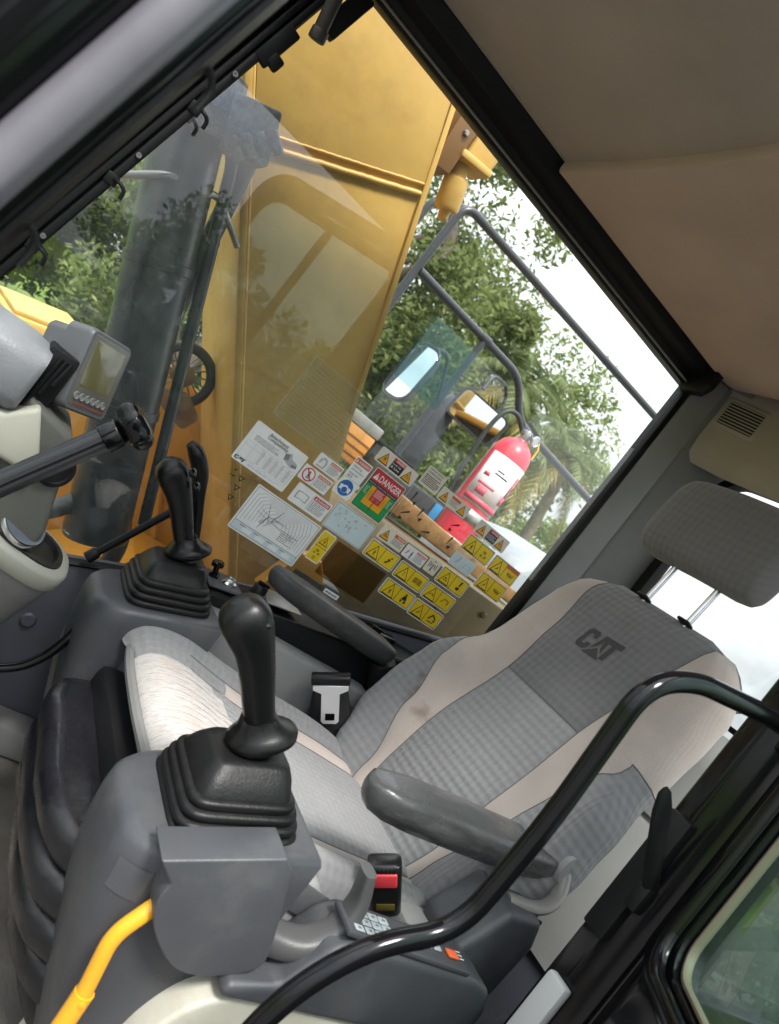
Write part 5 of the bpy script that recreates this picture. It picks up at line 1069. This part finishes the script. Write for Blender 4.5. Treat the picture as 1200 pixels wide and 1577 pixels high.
g = G(); g.tube([V(.777, le(.4+.05*k)-.026, .4+.05*k) for k in range(38)], .005, 8); g.obj('weld_bead', OCH, BM, 80)
g = G(); g.prism([V(.779, ue(z)+o, z) for z, o in ((1.08, .0), (2.4, .0), (2.4, .016), (1.08, .016))], (-.008, 0, 0), .003); g.obj('upper_flange', OCH, BM)
for y, z in ((-.70, .80), (-.62, .90)): G().lathe((.781, y, z), (-1, 0, 0), [(.010, 0), (.010, .006), (.006, .008), (.001, .008)], 12).obj('bolt', OCH, BM)
# pipe bracket and lamp holder on the boom's upper edge
LB = thing('boom_pin_fitting', 'ochre bracket with a stubby cylinder at the boom upper edge', 'bracket', (.86, -.65, 1.6))
G().prism([V(.80, -.56, 1.69), V(.80, -.615, 1.70), V(.80, -.60, 2.0), V(.80, -.53, 2.0)], (.10, 0, 0), .004).obj('mount_plate', mat('bracket_brown', (.20, .10, .03), .5), LB)
g = G(); g.prism([V(.80, -.618, 1.76), V(.80, -.70, 1.785), V(.80, -.705, 1.92), V(.80, -.61, 1.92)], (.10, 0, 0), .012, 3); g.obj('block', OCH, LB)
G().box((.845, -.655, 1.772), (.105, .10, .02), Matrix.Rotation(R(-10), 3, 'X'), .005).obj('clamp_lip', OCH, LB)
g = G(); g.lathe((.845, -.640, 1.765), (0, -.35, -1), [(.022, 0), (.022, .035), (.030, .037), (.030, .042), (.034, .044), (.034, .115), (.030, .122), (.016, .124), (.014, .145), (.008, .150), (.001, .151)], 26); g.obj('cylinder', OCH, LB, 35)
for z in (1.80, 1.88): G().lathe((.80, -.585, z), (-1, 0, 0), [(.009, 0), (.009, .006), (.006, .009), (.001, .009)], 6).obj('bolt', DSTEEL, LB)
# boom hydraulic cylinder in front of the boom
HC = thing('hydraulic_cylinder', 'thick black hydraulic cylinder beside the ochre boom', 'hydraulic cylinder', (.70, -.5, .4))
a, b = V(.70, -.44, .48), V(.70, -.005, 1.52); d_ = (b-a).normalized()
g = G(); g.cyl(a, a+d_*.98, .072, n=32, bev=.006); g.obj('barrel', CYLM, HC, 50)
g = G(); g.lathe(a+d_*.90, d_, [(.074, 0), (.086, .004), (.086, .05), (.090, .052), (.090, .12), (.078, .128), (.05, .13)], 32); g.obj('end_gland', mat('gland_dusty', (.075, .082, .09), .6, bump=.3, bscale=90, dirt=(.26, .27, .28), dscale=22, dpos=(.42, .66)), HC, 40)
g = G(); g.cyl(a+d_*1.0, a+d_*1.9, .045, n=24); g.obj('rod', STEEL, HC)
g = G(); sv = V(0, d_.z, -d_.y)
g.tube(fillet([a+d_*.05+sv*-.10, a+d_*.5+sv*-.098, a+d_*.88+sv*-.098, a+d_*.97+sv*-.05], .03), .014, 10); g.obj('feed_pipe', CYLM, HC, 60)
g = G(); g.tube(fillet([a+d_*.72+sv*-.16+V(.05, 0, 0), a+d_*.80+sv*-.09, a+d_*.80+sv*.03+V(-.075, 0, 0), a+d_*.77+sv*.12], .02), .008, 8); g.obj('pipe_clamp', DSTEEL, HC, 60)
for s_ in (.3, .62): g = G(); g.lathe(a+d_*s_, d_, [(.073, 0), (.0755, .001), (.0755, .02), (.073, .021)], 32); g.obj('clamp_band', CYLM, HC)
# bolted manifold at the gland
MF = thing('hose_manifold', 'dusty grey hose manifold block at the top of the black cylinder', 'manifold', (.68, -.16, 1.32))
g = G(); g.box((.655, -.175, 1.385), (.08, .10, .11), Matrix.Rotation(R(-22), 3, 'X'), .008); g.obj('block', mat('gland_dusty', (.075, .082, .09)), MF)
for k in range(4): g = G(); g.cyl((.612, -.150-.018*k, 1.345+.022*k), (.612, -.19-.018*k, 1.32+.022*k), .011, n=12, bev=.002); g.obj('fitting', mat('gland_dusty', (.075,)*3), MF)
# hoses
HS = thing('hydraulic_hose', 'long black hydraulic hose hanging along the boom', 'hose', (.74, -.35, .5))
g = G(); g.tube(crv([(.70, -.20, 1.43), (.73, -.222, 1.34), (.74, -.262, 1.13), (.74, -.290, 1.0), (.74, -.33, .82), (.73, -.375, .70), (.71, -.385, .60), (.68, -.33, .50), (.66, -.24, .44)], 6), .021, 14); g.obj('hose', HOSE, HS, 60)
g = G(); g.cyl((.738, -.252, 1.18), (.74, -.268, 1.10), .025, n=14, bev=.003); g.obj('sleeve', HOSE, HS)
H2 = thing('hydraulic_hose', 'looped black hose low behind the dash column', 'hose', (.72, -.47, .35))
g = G(); g.tube(crv([(.72, -.36, .60), (.74, -.43, .585), (.75, -.485, .53), (.75, -.515, .45), (.74, -.50, .36), (.72, -.44, .30)], 6), .022, 14); g.obj('hose', HOSE, H2, 60)
CH = thing('chain', 'thin steel chain hanging beside the looped hose', 'chain', (.70, -.42, .38))
for k in range(13):
    t = k/12; p = V(.69, -.405-.055*math.sin(t*2.6), .575-.20*t); g = G(); n_ = 12; ax = V(1, 0, 0) if k % 2 else V(0, .8, .6)
    g.tube([p+V(0, -.3, -1).normalized()*(.0115*math.cos(2*math.pi*i/n_))+ax*(.006*math.sin(2*math.pi*i/n_)) for i in range(n_+1)], .0020, 6, cap=False); g.obj('link', DSTEEL, CH, 60)
# swing frame with lifting lug behind the cylinder
SF = thing('swing_frame', 'yellow boom foot plate and swing frame behind the black cylinder', 'machine frame', (1.25, -.4, -.2))
G().prism([V(1.24, .10, -.3), V(1.24, .05, .50), V(1.24, -.20, .78), V(1.24, -.42, .885), V(1.24, -.60, .86), V(1.24, -1.2, .66), V(1.24, -1.2, -.3)], (.05, 0, 0), .008).obj('foot_plate', OCH2, SF)
G().prism([V(.60, -.35, .20), V(.60, -.62, .42), V(.60, -1.0, .42), V(.60, -1.0, .15)], (.62, 0, 0), .01).obj('cross_member', OCH2, SF)
g = G(); g.tube(fillet([(1.235, -.72, .42), (1.235, -.62, .60), (1.235, -.80, .66)], .05), .012, 8); g.obj('rib', OCH2, SF)
G().bx(.60, 1.3, -1.2, .3, -.05, .14, .01).obj('deck', DKOCH, SF)
WG = thing('reflected_guard', 'round dark stand-in for a reflected wire guard above the yellow frame', 'stand_in', (1.02, -.445, .7))  # solid ring and spokes stand in for a reflected fan guard
GUARDY, GUARDZ = -.445, .888; wc = V(1.02, GUARDY, GUARDZ)
g = G(); g.tube([wc+V(0, .076*math.cos(2*math.pi*k/40), .076*math.sin(2*math.pi*k/40)) for k in range(41)], .014, 10, cap=False); g.obj("rim", HOSE, WG, 60)
for k in range(18): g = G(); q = 2*math.pi*k/18; g.cyl(wc+V(.01, .02*math.cos(q), .02*math.sin(q)), wc+V(.01, .072*math.cos(q+.3), .072*math.sin(q+.3)), .0022, n=6); g.obj('spoke', DSTEEL, WG)
G().lathe(wc, (-1, 0, 0), [(.03, -.03), (.03, .02), (.022, .026), (.001, .026)]).obj('hub', RUST, WG)
G().prism([V(.98, GUARDY+.05, GUARDZ-.06), V(.98, GUARDY+.0, GUARDZ-.10), V(.98, GUARDY-.08, GUARDZ-.12), V(.98, GUARDY-.10, GUARDZ-.07), V(.98, GUARDY-.04, GUARDZ-.03)], (.04, 0, 0), .01).obj('bracket', RUST, WG)
# right-hand deck: dull panel, rusty beam, boxes
DK = thing('side_deck_panel', 'dull ochre machine panel with bolts below the stickers', 'machine panel', (.85, -1.6, .0))
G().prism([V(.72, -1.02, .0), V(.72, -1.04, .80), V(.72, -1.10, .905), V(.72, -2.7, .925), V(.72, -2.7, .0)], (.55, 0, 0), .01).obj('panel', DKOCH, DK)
for y, z in ((-1.36, .80), (-1.34, .66), (-1.16, .86), (-1.52, .86)): G().lathe((.718, y, z), (-1, 0, 0), [(.011, 0), (.011, .008), (.007, .011), (.001, .011)], 6).obj('bolt', DKOCH, DK)
G().bx(.60, .70, -1.0, -.84, .56, .70, .01).obj('valve_block', mat('valve_grey', (.10, .10, .10), .5, dirt=(.3, .3, .28), dscale=20, dpos=(.5, .7)), DK)
g = G(); g.prism([V(.60, -.80, .60), V(.60, -.84, .73), V(.60, -.90, .74), V(.60, -1.02, .62), V(.60, -1.02, .58)], (.05, 0, 0), .006); g.obj('hinge_plate', OCH2, DK)
BE = thing('rusty_beam', 'rusty tan steel beam lying across the side deck', 'beam', (1.15, -1.5, .92))
G().prism([V(1.02, -1.17, .932), V(1.02, -1.17, 1.0), V(1.02, -1.22, 1.000), V(1.02, -1.9, .975), V(1.02, -1.9, .925)], (.16, 0, 0), .008).obj('beam', mat('tan_beam', (.42, .22, .075), .7, bump=.4, bscale=80, var=.2, vscale=20, dirt=(.14, .08, .04), dscale=16, dpos=(.5, .7)), BE)
BX = thing('black_tray', 'scuffed black tray behind the rusty beam', 'tray', (1.4, -1.5, .95))
G().bx(1.25, 1.46, -1.53, -1.25, .93, 1.06, .01).obj('tray', mat('scuffed_black', (.03, .031, .034), .55, dirt=(.35, .35, .34), dscale=45, dpos=(.6, .75)), BX)
G().bx(1.243, 1.249, -1.515, -1.48, .98, 1.055, .002).obj('blue_tag', mat('blue_tape', (.03, .22, .48), .5), BX)
OB = thing('orange_box', 'small orange box with a clear lid seen beside the boom edge', 'box', (1.5, -1.15, .98))
G().bx(1.45, 1.60, -1.235, -1.09, .97, 1.10, .008).obj('body', mat('orange_box', (.62, .27, .06), .45, var=.1), OB)
G().bx(1.448, 1.602, -1.24, -1.085, 1.10, 1.145, .006).obj('lid', LGREY, OB)
for k in range(3): G().bx(1.446, 1.449, -1.232, -1.095, 1.0+.03*k, 1.004+.03*k).obj('groove', mat('orange_dark', (.35, .14, .03), .5), OB)
BB_ = thing('battery_box', 'black box standing right of the small orange box', 'box', (1.5, -1.34, .98))
G().bx(1.46, 1.60, -1.43, -1.245, .95, 1.10, .01).obj('case', CYLM, BB_); G().bx(1.455, 1.605, -1.435, -1.24, 1.1, 1.115, .004).obj('lid', BLK, BB_)
EH = thing('engine_hood', 'rounded blue grey machine hood at the rear edge of the window', 'hood', (1.6, -2.5, .9))
g = G(); rs = []
for y, h in ((-2.02, .98), (-2.06, 1.09), (-2.15, 1.15), (-2.35, 1.20), (-2.7, 1.22), (-3.3, 1.22)): rs.append([V(1.35, y, .7), V(1.35, y, h-.06), V(1.38, y, h-.02), V(1.45, y, h), V(1.9, y, h), V(2.0, y, h-.05), V(2.0, y, .7)])
g.loft(rs); g.obj('shell', mat('hood_grey_paint', (.25, .28, .31), .4, var=.08, dirt=(.4, .4, .38), dscale=8, dpos=(.5, .8)), EH, 50)
g = G(); g.tube([V(1.345, -2.2, 1.06), V(1.345, -3.2, 1.08)], .008, 8); g.obj('seam', BLK, EH)
# handrails
HR = thing('handrail', 'black speckled tubular handrail outside the right window', 'handrail', (1.9, -1.6, .95))
g = G(); g.tube(fillet([(1.9, -1.12, .95), (1.9, -1.12, 2.108), (1.9, -2.9, 2.128)], .07), .0185, 14); g.obj('top_rail', RAIL, HR, 60)
g = G(); g.tube(fillet([(1.9, -1.135, 1.779), (1.9, -1.835, 1.768), (1.9, -1.985, 1.615), (1.9, -2.9, 1.565)], .08), .0185, 14); g.obj('middle_rail', RAIL, HR, 60)
g = G(); g.tube([(1.9, -1.575, .95), (1.9, -1.575, 1.774)], .0175, 14); g.obj('post', RAIL, HR, 60)
g = G(); g.cyl((1.9, -1.545, 1.774), (1.9, -1.605, 1.773), .0225, n=14, bev=.004); g.obj('joint_sleeve', RAIL, HR)
g = G(); g.tube(fillet([(2.35, -1.12, .95), (2.35, -1.15, 2.20), (2.35, -1.4, 2.3)], .07), .0185, 14); g.obj('post', RAIL, HR, 60)
PP = thing('mirror_post', 'wide black upright plate carrying the mirrors', 'post', (1.82, -1.6, .95))
G().prism([V(1.90, -1.605, .95), V(1.90, -1.600, 1.46), V(1.90, -1.62, 1.50), V(1.90, -1.68, 1.50), V(1.90, -1.70, 1.45), V(1.90, -1.715, .95)], (.03, 0, 0), .006).obj('plate', RAIL, PP)
G().bx(1.89, 1.935, -1.74, -1.58, 1.02, 1.10, .006).obj('foot', RAIL, PP)
MIRR = mat('mirror_glass', (.85, .87, .88), .02, 1); MB_ = mat('mirror_shell', (.020, .021, .024), .35, dirt=(.2, .2, .2), dscale=30, dpos=(.6, .8))
def mirror(lab, c, nrm, up, hw, hh, arm):
    RM = .03 if hw > hh else .06
    t = thing('wing_mirror', lab, 'mirror', c); c = Vector(c); n = Vector(nrm).normalized(); u = Vector(up); u = (u-n*u.dot(n)).normalized(); ww = u.cross(n)
    P_ = lambda x, y, z: c+ww*x+n*y+u*z
    g = G(); g.loft([[P_(x, y, z) for x, z in rrect(hw*k, hh*k, RM*k)] for y, k in ((-.05, .55), (-.045, .75), (-.02, .95), (0, 1), (.012, 1.0), (.014, .975), (.010, .955))]); g.obj('shell', MB_, t, 50)
    g = G(); g.loft([[P_(x, .0105, z) for x, z in rrect(hw*.90, hh*.88, RM*.8)], [P_(x, .0112, z) for x, z in rrect(hw*.895, hh*.875, RM*.8)]]); g.obj('glass', MIRR, t, None)
    g = G(); g.tube(crv(arm, 6), .009, 10); g.obj('arm', MB_, t, 60)
    g = G(); g.cyl(P_(0, -.065, hh*.4), P_(0, -.04, hh*.4), .016, n=12, bev=.003); g.obj('ball_joint', MB_, t)
    return t
mirror('rectangular wing mirror reflecting yellow paint beside the extinguisher', (1.83, -1.748, 1.487), (-.80, .595, .03), (0, -.10, 1), .132, .078, [(1.86, -1.70, 1.60), (1.88, -1.72, 1.68), (1.88, -1.80, 1.685), (1.88, -1.845, 1.63), (1.87, -1.84, 1.545)])
mirror('slim wing mirror seen edge-on, reflecting white sky behind the blue film', (1.80, -1.345, 1.43), (-.42, .90, .10), (.05, -.10, 1), .075, .145, [(1.84, -1.31, 1.53), (1.87, -1.45, 1.60), (1.88, -1.52, 1.52), (1.88, -1.56, 1.44)])
# fire extinguisher in a bracket
FE = thing('fire_extinguisher', 'red fire extinguisher with white label strapped in a steel bracket', 'fire extinguisher', (1.5, -1.80, .94))
RED = mat('extinguisher_red', (.66, .045, .075), .35, var=.1, vscale=10, rvar=.08); fo = V(1.5, -1.80, .945); fa = V(0, .02, 1)
g = G(); g.lathe(fo, fa, [(.01, 0), (.075, 0), (.083, .008), (.085, .02), (.085, .44), (.081, .475), (.068, .505), (.045, .525), (.025, .533), (.020, .545), (.001, .546)], 40); g.obj('cylinder', RED, FE, 40)
def wrapband(name, h0, h1, r_, a0, a1, m, n=22):
    vs, fs = [], []
    for k in range(n+1):
        q = R(a0+(a1-a0)*k/n); vs += [fo+fa*h0+V(math.cos(q)*r_, math.sin(q)*r_, 0), fo+fa*h1+V(math.cos(q)*r_, math.sin(q)*r_, 0)]
    for k in range(n): fs.append((2*k, 2*k+2, 2*k+3, 2*k+1))
    o_ = raw(name, vs, fs, m, FE, 60); md = o_.modifiers.new('t', 'SOLIDIFY'); md.thickness = .0008; md.offset = 1; return o_
lbl = flat('label_white', (.74, .70, .74)); lpk = flat('label_red_print', (.55, .05, .09))
wrapband('label', .20, .435, .0856, 95, 265, lbl)
for h0, h1, a0, a1 in ((.212, .236, 100, 262), (.26, .30, 200, 228), (.235, .265, 236, 258), (.30, .40, 206, 222), (.25, .285, 120, 150), (.29, .30, 112, 165), (.33, .345, 112, 130)): wrapband('label_print', h0, h1, .0866, a0, a1, lpk, 10)
for h, a0, a1 in ((.37, 140, 162), (.355, 138, 180)): wrapband('label_text', h, h+.006, .0866, a0, a1, K_B, 8)
wrapband('bracket_band', .135, .185, .0885, 60, 300, mat('galvanised', (.36, .40, .37), .45, .6, var=.2, vscale=30))
wrapband('bracket_band', .03, .05, .0885, 60, 300, mat('galvanised', (.4,)*3))
G().bx(1.585, 1.60, -1.85, -1.75, .95, 1.42, .003).obj('bracket_back', MATS['galvanised'], FE)
g = G(); g.box((1.43, -1.895, 1.065), (.05, .05, .10), Matrix.Rotation(R(20), 3, 'X'), .006); g.tube(fillet([(1.41, -1.90, 1.07), (1.40, -1.95, 1.06), (1.40, -1.96, 1.10), (1.41, -1.93, 1.11)], .012), .004, 8); g.obj('latch', MATS['galvanised'], FE)
g = G(); g.cyl(fo+fa*.53, fo+fa*.585, .022, n=18, bev=.004); g.obj('valve', DSTEEL, FE)
g = G(); g.box(fo+fa*.60+V(0, -.02, 0), (.022, .10, .012), Matrix.Rotation(R(12), 3, 'X'), .003); g.box(fo+fa*.575+V(0, -.025, 0), (.02, .09, .010), Matrix.Rotation(R(-4), 3, 'X'), .003); g.obj('lever', BLK, FE)
G().lathe(fo+fa*.565+V(-.024, -.03, 0), (-1, -.2, 0), [(.022, 0), (.024, .003), (.024, .012), (.020, .014), (.018, .011), (.001, .011)], 24).obj('pressure_gauge', STEEL, FE)
g = G(); g.tube(crv([fo+fa*.56+V(0, .02, 0), fo+fa*.60+V(0, .10, 0), fo+fa*.56+V(0, .16, 0), fo+fa*.40+V(0, .17, 0), fo+fa*.1+V(0, .13, 0)], 6), .010, 10); g.obj('hose', HOSE, FE, 60)
g = G(); g.tube([fo+fa*.585+V(-.02, -.05, 0), fo+fa*.55+V(-.03, -.07, 0), fo+fa*.50+V(-.03, -.072, 0)], .004, 6); g.obj('safety_tag', mat('tag_yellow', (.7, .5, .05), .5), FE)
# ------------------------------------------------------------------ landscape
def ground_mat():
    m = bpy.data.materials.new('grass_ground'); m.use_nodes = True; N, L = m.node_tree.nodes, m.node_tree.links; b = N['Principled BSDF']; b.inputs['Roughness'].default_value = .95; b.inputs['Specular IOR Level'].default_value = .1
    tc = N.new('ShaderNodeTexCoord'); n = N.new('ShaderNodeTexNoise'); n.inputs['Scale'].default_value = .25; n.inputs['Detail'].default_value = 12; n.inputs['Roughness'].default_value = .7; L.new(tc.outputs['Object'], n.inputs['Vector'])
    r_ = N.new('ShaderNodeValToRGB'); e = r_.color_ramp.elements; e[0].position = .35; e[0].color = (.07, .115, .022, 1); e[1].position = .68; e[1].color = (.15, .20, .05, 1); q = e.new(.5); q.color = (.105, .16, .03, 1); L.new(n.outputs['Fac'], r_.inputs['Fac']); L.new(r_.outputs['Color'], b.inputs['Base Color']); return m
vs, fs = [], []
nn = 60
for j in range(nn+1):
    for i in range(nn+1):
        x, y = -400+800*i/nn, -400+800*j/nn; d = math.hypot(x, y); vs.append((x, y, -1.25+(mnoise.noise(V(x*.008, y*.008, 0))*.5 if d > 90 else 0)))
for j in range(nn):
    for i in range(nn): a = j*(nn+1)+i; fs.append((a, a+1, a+nn+2, a+nn+1))
tag(raw('ground', vs, fs, ground_mat(), None, 60), kind='structure')
dirt_m = mat('yard_gravel', (.13, .125, .12), .9, bump=.6, bscale=25, var=.25, vscale=3, bdist=.02)
vs = [(-7, 0, -1.235)]+[(-7+15*math.cos(2*math.pi*k/48)*(1+.12*mnoise.noise(V(k*.7, 1, 0))), -1+14*math.sin(2*math.pi*k/48)*(1+.12*mnoise.noise(V(k*.7, 5, 0))), -1.235) for k in range(48)]
tag(raw('gravel_yard', vs, [(0, k+1, (k+1) % 48+1) for k in range(48)], dirt_m, None, None), kind='structure')
def leaf_mat(name, c1, c2, tr=.35):
    m = bpy.data.materials.new(name); m.use_nodes = True; N, L = m.node_tree.nodes, m.node_tree.links; N.clear()
    ge = N.new('ShaderNodeNewGeometry'); mx = N.new('ShaderNodeMixRGB'); mx.inputs['Color1'].default_value = (*c1, 1); mx.inputs['Color2'].default_value = (*c2, 1); L.new(ge.outputs['Random Per Island'], mx.inputs['Fac'])
    df = N.new('ShaderNodeBsdfPrincipled'); df.inputs['Roughness'].default_value = .55; df.inputs['Specular IOR Level'].default_value = .25; tl = N.new('ShaderNodeBsdfTranslucent'); ms = N.new('ShaderNodeMixShader'); ms.inputs['Fac'].default_value = tr; o = N.new('ShaderNodeOutputMaterial')
    L.new(mx.outputs['Color'], df.inputs['Base Color']); L.new(mx.outputs['Color'], tl.inputs['Color']); L.new(df.outputs['BSDF'], ms.inputs[1]); L.new(tl.outputs['BSDF'], ms.inputs[2]); L.new(ms.outputs['Shader'], o.inputs['Surface']); return m
BARK = mat('bark', (.16, .125, .095), .9, bump=.7, bscale=12, var=.3, vscale=6, bdist=.03)
LEAF_A = leaf_mat('leaf_mid_green', (.075, .115, .035), (.30, .34, .12), .45); LEAF_B = leaf_mat('leaf_light_green', (.10, .15, .045), (.32, .37, .12), .45); LEAF_C = leaf_mat('leaf_dark_green', (.03, .06, .015), (.13, .18, .045), .4)
def leaves(rnd, cents, per, size, long=1.6):
    vs, fs = [], []
    for c, r_ in cents:
        for k in range(per):
            d = V(rnd.gauss(0, 1), rnd.gauss(0, 1), rnd.gauss(0, 1)); d.normalize(); p = c+d*(r_*rnd.random()**.45)
            a = V(rnd.gauss(0, 1), rnd.gauss(0, 1), rnd.gauss(0, .7)-.4).normalized(); b = a.cross(V(rnd.gauss(0, 1), rnd.gauss(0, 1), rnd.gauss(0, 1))).normalized(); s = size*rnd.uniform(.6, 1.3)
            i = len(vs); vs += [p-a*s*long*.5, p+b*s*.32, p+a*s*long*.5, p-b*s*.32]; fs.append((i, i+1, i+2, i+3))
    return vs, fs
def tree(name, label, loc, h, rad, m, seed, per=120, n=60, size=.16, low=.25, group='trees around the yard', long=1.6):
    rnd = random.Random(seed); loc = Vector(loc); t = thing(name, label, 'tree', loc, group); g = G()
    tp = [loc+V(rnd.uniform(-.15, .15)*k, rnd.uniform(-.15, .15)*k, h*.85*k/5) for k in range(6)]
    g.tube(crv(tp, 3), [.028*h*(1-.8*k/15)+.02 for k in range(16)], 10); tips = []
    for k in range(11):
        f = rnd.uniform(low, .8); p0 = tp[0]+(tp[-1]-tp[0])*f; a = rnd.uniform(0, 6.28); ln = rad*rnd.uniform(.55, .95); p2 = p0+V(math.cos(a)*ln, math.sin(a)*ln, h*rnd.uniform(.05, .22)); p1 = (p0+p2)/2+V(0, 0, h*.02)
        g.tube(crv([p0, p1, p2], 3), [.011*h*(1-f*.5)*(1-.75*j/6)+.008 for j in range(7)], 6); tips.append(p2); tips.append(p1)
    g.obj('trunk', BARK, t, 70); cents = []
    for k in range(n):
        if k < len(tips): c = tips[k]
        else:
            a = rnd.uniform(0, 6.28); z = rnd.uniform(low, 1); rr1 = rad*math.sqrt(max(.05, 1-((z-.58)/.46)**2))*rnd.uniform(.35, 1.02); c = loc+V(math.cos(a)*rr1, math.sin(a)*rr1, h*z)
        cents.append((c, rad*rnd.uniform(.16, .30)))
    vs, fs = leaves(rnd, cents, per, size, long); raw('crown', vs, fs, m, t, None); return t
G0 = -1.25
# in view to the right of the machine
tree('eucalyptus_tree', 'tall leafy green tree behind the handrail, right of the boom', (12.5, -4.7, G0), 9.2, 2.7, LEAF_A, 1, 330, 105, .105, .12)
tree('eucalyptus_tree', 'leafy tree showing between the boom edge and the mirrors', (11.5, -6.6, G0), 6.4, 2.0, LEAF_A, 2, 330, 80, .09, .10)
tree('leafy_tree', 'thin pale tree under the handrail behind the mirror', (16, -8.5, G0), 7.4, 2.6, LEAF_B, 3, 300, 70, .11, .15)
tree('leafy_tree', 'bright green bush-like tree low behind the danger sign', (13, -7.0, G0), 3.6, 1.9, LEAF_B, 4, 300, 50, .09, .05)
tree('leafy_tree', 'distant rounded tree low at the rear edge of the window', (24, -22.5, G0), 5.4, 3.2, LEAF_B, 5, 130, 60, .26, .05)
tree('leafy_tree', 'far dark tree at the rear edge of the window behind the lighter one', (30, -30.5, G0), 6.4, 3.8, LEAF_A, 15, 110, 60, .30, .05)
tree('leafy_tree', 'airy pale tree rising between the two palms', (17, -12.6, G0), 8.6, 2.9, LEAF_B, 16, 260, 70, .12, .2)
# behind the hydraulic cylinder
tree('leafy_tree', 'dark tree left of the black cylinder above the grass', (17, .9, G0), 6.6, 2.6, LEAF_C, 6, 380, 80, .12, .12)
tree('leafy_tree', 'shady tree behind the black hydraulic cylinder', (15, -1.6, G0), 7.2, 2.6, LEAF_C, 7, 380, 80, .11, .10)
tree('leafy_tree', 'sunlit green tree between the cylinder and the boom', (11, -2.4, G0), 6.2, 2.2, LEAF_B, 8, 380, 80, .085, .06)
tree('leafy_tree', 'far tree at the upper left beyond the windscreen pillar', (22, 4.4, G0), 8.5, 3.6, LEAF_C, 9, 120, 70, .26, .1)
# door side: mirrored in the window glass
for k, (x, y, h, r_, m) in enumerate(((-13, -2.4, 4.4, 2.0, LEAF_C), (-14, -5.4, 3.7, 2.2, LEAF_A), (-14, -9.2, 3.2, 2.2, LEAF_A))):
    tree('leafy_tree', ('dark', 'tall', 'low')[k]+' tree on the door side, mirrored in the window glass', (x, y, G0), h, r_, m, 20+k, 260, 60, .12, .1)
tree('leafy_tree', 'dark shrub-like tree seen through the green door window', (-3.2, -9.5, G0), 3.4, 2.0, LEAF_C, 41, 260, 50, .12, .04)
# palm
def palm(loc, h, seed, lab, nf=26, fl=2.2):
    rnd = random.Random(seed); loc = Vector(loc); t = thing('palm_tree', lab, 'palm tree', loc, 'palms beside the yard'); g = G(); top = loc+V(-.3, .9, h)
    pts = crv([loc, loc+V(-.05, .15, h*.4), loc+V(-.2, .55, h*.75), top], 8); g.tube(pts, [.17-.05*k/len(pts)+.012*(k % 2) for k in range(len(pts))], 12); g.obj('trunk', mat('palm_bark', (.23, .185, .14), .9, bump=.8, bscale=14, var=.3, vscale=5, bdist=.04), t, 70)
    gm = leaf_mat('palm_green_%d' % seed, (.12, .16, .07), (.34, .38, .18), .5); dm = leaf_mat('palm_straw_%d' % seed, (.22, .17, .05), (.42, .34, .11), .3)
    for k in range(nf):
        a = k*2.399+rnd.uniform(-.2, .2); el = 1.15-1.9*k/nf+rnd.uniform(-.15, .15); ln = fl*rnd.uniform(.8, 1.1); dh = V(math.cos(a), math.sin(a), 0); vs, fs = [], []
        sp = [top+dh*(ln*math.cos(el)*s)+V(0, 0, ln*math.sin(el)*s-1.15*s*s*ln*.55) for s in [i/22 for i in range(23)]]
        for i in range(1, 22):
            tg = (sp[i+1]-sp[i-1]).normalized(); sd2 = tg.cross(V(0, 0, 1)).normalized(); l2 = ln*.30*math.sin(math.pi*min(1, (i+2)/24))**.6
            for s_ in (-1, 1):
                for rep in (0, .5):
                    p = sp[i]+(sp[i+1]-sp[i])*rep; e1 = p+(sd2*s_*.62+tg*.6+V(0, 0, -.45+rnd.uniform(-.2, .15))).normalized()*l2*rnd.uniform(.8, 1.1); w2 = tg*.0085*fl; i0 = len(vs); mid = (p+e1)/2+V(0, 0, .05*l2); vs += [p-w2, p+w2, mid+w2, e1, mid-w2]; fs.append((i0, i0+1, i0+2, i0+3, i0+4))
        for i in range(22):
            i0 = len(vs); u = V(0, 0, .022*fl*.6); vs += [sp[i]-u, sp[i]+u, sp[i+1]+u*.9, sp[i+1]-u*.9]; fs.append((i0, i0+1, i0+2, i0+3))
        raw('frond', vs, fs, dm if (k > nf*.66) else gm, t, None)
palm((11.0, -8.35, G0), 5.2, 31, 'palm with drooping straw and green fronds behind the bent handrail', 20, 1.9)
palm((13.5, -12.4, G0), 5.6, 32, 'second palm farther back near the rear edge of the window', 16, 2.0)
# power lines
for k in range(3):
    wl_ = thing('power_line', ('upper', 'middle', 'lower')[k]+' thin overhead wire crossing the white sky', 'wire', (30, -25, 9), 'overhead wires')
    g = G(); g.tube([V(30, -2-40*s, 13.2-1.0*k-2.0*s-(1.2*math.sin(math.pi*s))) for s in [i/16 for i in range(17)]], .018, 5); g.obj('wire', mat('wire_dark', (.12, .12, .12), .6), wl_)
# stack of pale timber on the grass ahead
TB = thing('timber_box', 'pale yellow box on the grass beyond the dash column', 'box', (2.55, -.2, .37))
G().box((2.55, -.20, .52), (.5, .34, .30), Matrix.Rotation(R(12), 3, 'Z') @ Matrix.Rotation(R(-14), 3, 'X'), .02).obj('body', mat('pale_yellow_paint', (.62, .40, .09), .5, var=.15, dirt=(.35, .24, .1), dscale=6, dpos=(.5, .8)), TB)
G().box((2.55, -.165, .676), (.46, .30, .02), Matrix.Rotation(R(12), 3, 'Z') @ Matrix.Rotation(R(-14), 3, 'X'), .006).obj('lid', mat('pale_yellow_paint', (.6,)*3), TB)
